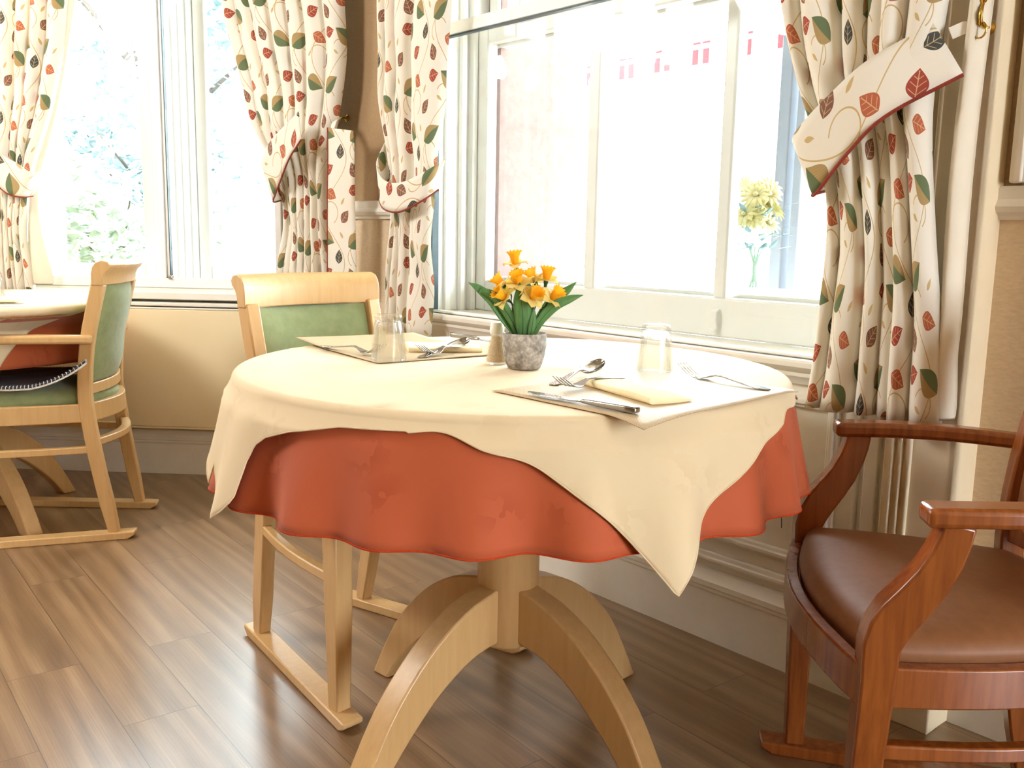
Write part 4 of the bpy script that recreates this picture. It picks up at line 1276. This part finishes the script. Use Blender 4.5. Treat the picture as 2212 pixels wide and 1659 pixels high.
def napkin(label, c, ax, ln, wd, th, z=ZT + .002, grp='folded paper napkins'):
    ax = Vector((ax[0], ax[1], 0)).normalized(); sd = Vector((-ax.y, ax.x, 0)); c = Vector((c[0], c[1], z))
    m_ = MB(); rings = []
    prof = []
    for i in range(9):
        a = PI / 2 + PI * i / 8
        prof.append((-wd / 2 + th / 2 + th / 2 * math.cos(a), th / 2 + th / 2 * math.sin(a)))
    prof = prof[::-1]
    prof = [(wd / 2, .002)] + [(wd / 2, .0045), (wd * .2, th * .75), (-wd * .2, th * .98)] + prof[::-1] + [(wd * .2, .0)]
    for i in range(13):
        u = i / 12 - .5
        wob = .0012 * math.sin(9 * u)
        rings.append([c + ax * (u * ln) + sd * p + Vector((0, 0, max(0, q + wob * (q > .003)))) for p, q in prof])
    m_.loft(rings)
    o = m_.build('paper_napkin', M['napkin'], smooth=50)
    return tag(o, label, 'napkin', grp)


napkin('folded cream paper napkin on the near place mat beside the knife', (.190, 1.430), (.45, -.893), .192, .078, .0105)
napkin('folded cream paper napkin at the back setting between fork and knife', (-.148, 1.955), (.987, .16), .15, .15, .010)


def tumbler(label, p, grp='upturned glass tumblers', z=ZT, scale=1.0):
    m_ = MB()
    fl = lambda a, zz: (0.05 * abs(math.sin(5 * a)) ** .6 - .02) * max(0, min(1, (zz - .018) / .02)) * (1 if zz < .080 else .3)
    outer = [(.0330, .0), (.0335, .002), (.0325, .010), (.0315, .02), (.0300, .035), (.0285, .050), (.0268, .066), (.0255, .076), (.0262, .080), (.0250, .085), (.0225, .087), (.0001, .0868)]
    inner = [(.0001, .0745), (.0200, .0745), (.0225, .071), (.0255, .050), (.0280, .025), (.0300, .004), (.0310, .0)]
    prof = [(r * scale, zz * scale) for r, zz in inner[::-1]][::-1]
    # closed shell: start at the inner roof, come down inside, over the rim, up outside
    pr = [(r * scale, zz * scale) for r, zz in inner] + [(r * scale, zz * scale) for r, zz in outer]
    m_.lathe(pr, 54, (p[0], p[1], z), cap=False, flute=lambda a, zz: fl(a, zz))
    o = m_.build('glass_tumbler', M['glass'], smooth=60)
    return tag(o, label, 'glass', grp)


tumbler('upturned clear glass tumbler at the back setting in front of the green chair', (-.234, 1.752), z=ZT + .0025)
tumbler('upturned clear glass tumbler at the right behind the near place mat', (.257, 1.674))

# pepper shaker
sh = thing('pepper_shaker', 'clear glass pepper shaker with white cap beside the flower pot', 'pepper shaker', (-.030, 1.748, ZT))
m_ = MB(); m_.lathe([(.0001, .0), (.0195, .0), (.0205, .003), (.0205, .008), (.0175, .028), (.0135, .045), (.0118, .052), (.0118, .060), (.0001, .060)], 10, cap=False); m_.build('bottle', M['glass'], sh, smooth=25)
m_ = MB(); m_.lathe([(.0001, .004), (.0180, .004), (.0185, .008), (.0155, .028), (.0115, .044), (.0100, .052), (.0001, .053)], 20); m_.build('pepper', M['pepper'], sh, smooth=60)
m_ = MB(); m_.lathe([(.0001, .057), (.0132, .057), (.0136, .060), (.0136, .068), (.0125, .0695), (.0125, .0745), (.0100, .078), (.0001, .079)], 28); m_.build('cap', M['cap'], sh, smooth=40)

# ------------------------------------------------------------------ potted daffodils
PP = Vector((.021, 1.692, ZT))
pl = thing('potted_daffodils', 'yellow artificial daffodils in a mottled grey stone pot on the table', 'potted plant', PP)
m_ = MB(); m_.lathe([(.0001, .0), (.0270, .0), (.0300, .002), (.0335, .010), (.0375, .025), (.0400, .042), (.0405, .055), (.0398, .063), (.0385, .0655), (.0365, .0640), (.0355, .058), (.0001, .056)], 48); m_.build('pot', M['pot'], pl, smooth=50)
m_ = MB(); m_.lathe([(.0356, .0565), (.030, .0595), (.0001, .0605)], 30, cap=False); m_.build('soil', M['soil'], pl, smooth=60)


def blade(path, wmax, side, tipw=0.1, roll=0.25):
    """strap leaf along path with a folded midrib"""
    n = len(path); S = smooth_interp(np.linspace(0, 1, n), path, 18)
    m_ = MB(); rings = []; mid = []
    side = Vector(side).normalized()
    for i, p in enumerate(S):
        q = i / 17; p = Vector(p)
        t = Vector(S[min(i + 1, 17)]) - Vector(S[max(i - 1, 0)]); t.normalize()
        s = (side - t * side.dot(t)).normalized(); nn = t.cross(s)
        w = wmax * (0.42 + 0.58 * math.sin(PI * min(1, q * 0.95 + 0.02)) ** .8) * (1 - q ** 5) + .0004
        rings.append([p + s * w * v + nn * (roll * w * abs(v)) for v in (-1, -.6, -.25, 0, .25, .6, 1)])
        mid.append(p - nn * .0004 if False else p)
    m_.loft(rings, cap=False, closed_ring=False)
    return m_, mid


def leaf(path, w, side, roll=.25):
    m_, mid = blade(path, w, side, roll=roll)
    lf = m_.build('leaf', M['leaf'], pl, smooth=180, thick=0.0007)
    mr = MB(); mr.tube(mid[:15], [0.0009 - .00004 * k for k in range(15)], 6); mr.build('midrib', M['leaf_vein'], lf, smooth=60)
    return lf


CAMSIDE = (1, 0, 0)
leaf([(-.003, -.010, .058), (-.004, -.018, .095), (-.008, -.020, .130), (-.011, -.014, .157)], .0155, (1, 0, 0), .12)
leaf([(-.010, -.004, .058), (-.028, -.010, .095), (-.050, -.010, .125), (-.075, -.006, .138), (-.084, -.004, .136)], .0095, (.6, -.3, .8), .25)
leaf([(-.012, .006, .058), (-.036, .004, .088), (-.060, .002, .122), (-.085, .0, .144), (-.103, .0, .154)], .0095, (.5, .2, .8), -.25)
leaf([(.012, -.004, .058), (.030, -.010, .092), (.055, -.012, .118), (.082, -.010, .130), (.104, -.006, .136)], .0095, (-.6, -.3, .8), .25)
leaf([(.012, .008, .058), (.030, .012, .095), (.052, .016, .125), (.075, .020, .142), (.093, .022, .158)], .0105, (-.6, .3, .6), -.2)
leaf([(.004, .012, .058), (.008, .016, .10), (.007, .018, .14), (.002, .018, .160)], .0085, (1, .2, 0), .2)
leaf([(.010, -.012, .058), (.014, -.016, .085), (.016, -.016, .112)], .0070, (1, .3, 0), .2)


def daffodil(parent, base, head, axis, size=1.0, petal=None, trump=None, stem=None):
    ax = Vector(axis).normalized(); head = Vector(head); base = Vector(base)
    fl = MB()
    mid = base.lerp(head, .55) + Vector((0, 0, .012))
    neck = head - ax * .011 * size
    P = smooth_interp([0, .5, .85, 1], [tuple(base), tuple(mid), tuple(neck - ax * .006 + Vector((0, 0, -.003))), tuple(neck)], 10)
    fl.tube([tuple(p) for p in P], [.0011] * 8 + [.0016, .0022], 7)
    st = fl.build('flower', stem or M['stem'], parent, smooth=60)
    q = ax.to_track_quat('Z', 'Y')
    c = MB(); c.lathe([(.0001, -.012), (.0022, -.011), (.0032, -.006), (.0042, -.001), (.0030, .001), (.0001, .001)], 10)
    c.v = [head + q @ (p * size) for p in c.v]; c.build('calyx', M['calyx'], st, smooth=60)
    pm = MB()
    for k in range(6):
        a = k * PI / 3 + .3 * base.x * 40
        d = Vector((math.cos(a), math.sin(a), 0)); s = Vector((-math.sin(a), math.cos(a), 0)); rings = []
        back = .006 * (1 if k % 2 else -.2)
        for i in range(7):
            u = i / 6
            w = (.0018 + .0078 * math.sin(PI * (u * .82 + .12)) ** .9) * (1 - u ** 6)
            r = .003 + .0195 * u; z = .004 * math.sin(u * 2.2) - back * u * u
            rings.append([d * r + s * w * v + Vector((0, 0, z + .0012 * abs(v))) for v in (-1, -.5, 0, .5, 1)])
        pm.loft(rings, cap=False, closed_ring=False)
    pm.v = [head + q @ (p * size) for p in pm.v]
    pm.build('petals', petal or M['petal'], st, smooth=180, thick=0.0005)
    tm = MB(); rings = []
    n = 36
    for (r, z, ruf) in ((.0035, .001, 0), (.0055, .004, .0), (.0066, .009, .02), (.0075, .014, .05), (.0090, .018, .09), (.0118, .0215, .13)):
        ring = []
        for k in range(n):
            a = 2 * PI * k / n
            rr = r * (1 + ruf * math.cos(12 * a)); zz = z + ruf * .010 * math.sin(12 * a + 1)
            ring.append((rr * math.cos(a), rr * math.sin(a), zz))
        rings.append(ring)
    tm.loft(rings, cap=False)
    tm.v = [head + q @ (p * size) for p in tm.v]
    tm.build('trumpet', trump or M['trumpet'], st, smooth=180, thick=0.0006)
    return st


for base, head, axis in (((-.002, .010, .058), (-.019, .004, .187), (-.12, -.2, 1)),
                         ((-.008, .004, .058), (-.039, .004, .149), (-.75, .1, .7)),
                         ((.000, .006, .058), (-.013, -.006, .154), (-.18, -.55, .9)),
                         ((.004, .010, .058), (.017, .014, .157), (-.45, .3, .85)),
                         ((.006, .006, .058), (.037, .006, .160), (.12, -.2, 1)),
                         ((-.008, -.002, .058), (-.036, -.010, .128), (-.9, -.5, .62)),
                         ((.004, -.004, .058), (.012, -.018, .130), (.45, -.75, .55)),
                         ((.008, .000, .058), (.047, -.010, .129), (.62, -.55, .68)),
                         ((.002, -.008, .058), (.004, -.006, .136), (-.7, .2, .65))):
    daffodil(pl, base, head, axis, 1.12)

# ------------------------------------------------------------------ things on the far left table
tumbler('glass tumbler at the left edge of the picture on the far table', (-1.775, 3.20), grp='glasses on the far table')
napkin('folded yellow paper napkin on the far left table', (-1.66, 2.93), (.93, .36), .19, .10, .010, grp='napkin on the far table')
cutlery('knife', 'steel knife on the far left table in front of the napkin', (-1.67, 2.755), (.93, .36), grp='knife on the far table')

# twin pendant over the far table (above the frame; seen only as a reflection in the right window)
LB = Vector((-1.97, 3.10, ZC))
wl = thing('pendant_lamp', 'twin-bulb pendant lamp hanging over the far left table', 'lamp', LB)
m_ = MB(); m_.lathe([(.0001, -.03), (.05, -.03), (.055, -.001), (.0001, -.001)], 20); m_.build('ceiling_rose', M['brass'], wl, smooth=40)
m_ = MB(); m_.tube([(0, 0, -.02), (0, 0, 1.90 - ZC)], .006, 8); m_.build('rod', M['brass'], wl, smooth=60)
for p in ((-2.01, 3.185, 1.80), (-1.93, 3.015, 1.735)):
    c = Vector(p) - LB
    m_ = MB(); m_.tube([Vector((0, 0, 1.91 - ZC)), c * .6 + Vector((0, 0, .4 * (1.93 - ZC))), c + Vector((0, 0, .07))], .005, 8); m_.build('arm', M['brass'], wl, smooth=60)
    m_ = MB(); m_.lathe([(.0001, -.045), (.024, -.043), (.033, -.02), (.031, .01), (.020, .04), (.008, .065), (.0001, .066)], 20, c); m_.build('bulb', M['bulb'], wl, smooth=60)

# ------------------------------------------------------------------ outside
mb = MB(); mb.box(-30, 30, -5, 45, -0.5, -0.42); struct(mb.build('ground', M['pavement']))
mb = MB(); mb.fbox(TW, 0.6, 9.0, -4.6, -4.3, -0.45, 3.2); struct(mb.build('wall_light_screen', M['light_screen_grey']))  # unseen wall added to darken the third window's reflection in the right glass
mb = MB()
mb.fbox(RW, R0 - 0.35, -1.112, -0.62, -0.26, -0.4, 3.2); mb.fbox(RW, 0.36, R1 + 0.5, -0.62, -0.26, -0.4, 3.2)
struct(mb.build('wall_outer', M['stone']))
mb = MB(); mb.fbox(RW, -1.112, 0.36, -0.62, -0.25, 0.76, 0.842); struct(mb.build('trim_9', M['render_white'], bevel=0.006))
mb = MB(); mb.fbox(LW, L0, L1, -0.55, -0.26, 0.70, 0.80); struct(mb.build('trim_10', M['render_white'], bevel=0.006))
for (s0, s1) in ((-0.385, -0.342), (-0.318, -0.288)):
    m_ = MB(); m_.fbox(RW, s0, s1, -0.86, -0.80, -0.42, 1.62); m_.fbox(RW, s0 - .008, s1 + .008, -0.87, -0.79, 1.62, 1.66); m_.fbox(RW, s0 - .008, s1 + .008, -0.87, -0.79, -0.42, -0.30)
    tag(m_.build('post', M['pipe_blue'], bevel=0.004), 'pale grey-blue post outside the right window, ' + ('left' if s0 < -.33 else 'right') + ' of the pair', 'post', 'posts outside')

# vase of cut flowers on the outer ledge
VV = RW(-0.175, -0.42, 0.846)
vs = thing('flower_vase', 'glass vase of pale yellow flowers on the ledge outside the right window', 'vase', VV)
m_ = MB(); m_.lathe([(.0001, 0), (.034, 0), (.036, .003), (.036, .085), (.040, .110), (.0375, .110), (.0335, .085), (.0335, .006), (.0001, .005)], 28); m_.build('vase_body', M['pane'], vs, smooth=40)
m_ = MB()
for k in range(9):
    a = k * .7; m_.tube([(.012 * math.cos(a), .012 * math.sin(a), .006), (.005 * math.cos(a + 2), .005 * math.sin(a + 2), .06), (.020 * math.cos(a), .020 * math.sin(a), .12)], .0022, 6)
m_.build('stems', M['bouquet_stem'], vs, smooth=60)
rnd = random.Random(5)
m_ = MB()
for k in range(46):
    a = rnd.uniform(0, 2 * PI); r = rnd.uniform(.012, .08); z = rnd.uniform(.11, .24)
    c = Vector((r * math.cos(a), r * math.sin(a), z)); d = Vector((math.cos(a), math.sin(a), rnd.uniform(-.4, .8))).normalized(); s = d.cross(Vector((0, 0, 1))).normalized()
    m_.loft([[c - s * .001, c + s * .001], [c + d * .015 - s * .010, c + d * .015 + s * .010], [c + d * .032 - s * .007, c + d * .032 + s * .007], [c + d * .042 - s * .001, c + d * .042 + s * .001]], cap=False, closed_ring=False)
m_.build('foliage', M['bouquet_leaf'], vs, smooth=180, thick=0.0006)
for k in range(18):
    a = rnd.uniform(0, 2 * PI); r = rnd.uniform(.01, .095); z = .18 + rnd.uniform(0, .15) * (1 - r * 4)
    hd = Vector((r * math.cos(a), r * math.sin(a), z)); ax = Vector((math.cos(a), math.sin(a), .7)).normalized(); q = ax.to_track_quat('Z', 'Y')
    m_ = MB()
    for j in range(12):
        b_ = j * PI / 6; d = Vector((math.cos(b_), math.sin(b_), 0)); s = Vector((-math.sin(b_), math.cos(b_), 0))
        m_.loft([[d * .003 - s * .0015, d * .003 + s * .0015], [d * .015 - s * .0042 + Vector((0, 0, .004)), d * .015 + s * .0042 + Vector((0, 0, .004))], [d * .027 - s * .001 + Vector((0, 0, .001)), d * .027 + s * .001 + Vector((0, 0, .001))]], cap=False, closed_ring=False)
    m_.lathe([(.0001, 0), (.004, .001), (.005, .005), (.0001, .007)], 10)
    m_.v = [hd + q @ (p * 1.5) for p in m_.v]
    m_.build('flower', M['bloom'], vs, smooth=180, thick=0.0005)

# bunting strung across outside the right window
bs = thing('bunting', 'string of muted red and white bunting flags outside the right window', 'bunting', RW(-2.0, -2.0, 1.9))
o0 = Vector(bs.location)
cord = [RW(-3.2 + 2.6 * k / 20, -2.0, 1.905 + .05 * math.sin(k * .5) * .3 + .09 * k / 20) - o0 for k in range(21)]
m_ = MB(); m_.tube(cord, .003, 6); m_.build('cord', M['bunting_cord'], bs, smooth=60)
for k in range(9):
    s = -2.95 + .245 * k; z = 1.90 + .09 * (s + 3.2) / 2.6
    m_ = MB(); m_.fbox(lambda a, b_, c: RW(a, b_, c) - o0, s, s + .15, -2.003, -1.999, z - .13, z); fo = m_.build('flag', M['flag_white'], bs)
    m_ = MB()
    for (a, b_, c, d) in ((s + .02, s + .055, z - .115, z - .045), (s + .085, s + .12, z - .115, z - .045), (s + .02, s + .065, z - .02, z - .010), (s + .08, s + .125, z - .02, z - .010)):
        m_.fbox(lambda p, q, r: RW(p, q, r) - o0, a, b_, -1.9989, -1.9975, c, d)
    m_.build('stripes', M['flag_red'], fo)


def tree(name, label, cat, c, h, crown, n, m, seed, size=.07):
    t = thing(name, label, cat, (c[0], c[1], -0.42), 0)
    rn = random.Random(seed)
    m_ = MB(); m_.tube([(0, 0, 0), (.03, .02, h * .4), (-.02, .0, h * .8)], [crown * .06, crown * .045, crown * .02], 10)
    for k in range(6):
        a = k * 1.05; m_.tube([(0, 0, h * (.35 + .06 * k)), (crown * .3 * math.cos(a), crown * .3 * math.sin(a), h * (.5 + .06 * k)), (crown * .6 * math.cos(a), crown * .6 * math.sin(a), h * (.6 + .06 * k))], [crown * .025, crown * .015, crown * .006], 6)
    m_.build('trunk', M['bark'], t, smooth=60)
    f = MB(); cl = [(rn.uniform(-.7, .7) * crown, rn.uniform(-.7, .7) * crown, h * rn.uniform(.35, .95), crown * rn.uniform(.25, .45)) for _ in range(22)]
    for _ in range(n):
        x, y, z, r = rn.choice(cl)
        d = Vector((rn.gauss(0, 1), rn.gauss(0, 1), rn.gauss(0, 1))).normalized() * r * rn.uniform(.6, 1)
        p = Vector((x, y, z)) + d; a = Vector((rn.gauss(0, 1), rn.gauss(0, 1), rn.gauss(0, .6))).normalized(); b_ = a.cross(Vector((rn.gauss(0, 1), rn.gauss(0, 1), 1))).normalized()
        i = f.add([p - a * size, p + b_ * size * .45, p + a * size, p - b_ * size * .45]); f.face((i, i + 1, i + 2, i + 3))
    f.build('foliage', m, t)
    return t


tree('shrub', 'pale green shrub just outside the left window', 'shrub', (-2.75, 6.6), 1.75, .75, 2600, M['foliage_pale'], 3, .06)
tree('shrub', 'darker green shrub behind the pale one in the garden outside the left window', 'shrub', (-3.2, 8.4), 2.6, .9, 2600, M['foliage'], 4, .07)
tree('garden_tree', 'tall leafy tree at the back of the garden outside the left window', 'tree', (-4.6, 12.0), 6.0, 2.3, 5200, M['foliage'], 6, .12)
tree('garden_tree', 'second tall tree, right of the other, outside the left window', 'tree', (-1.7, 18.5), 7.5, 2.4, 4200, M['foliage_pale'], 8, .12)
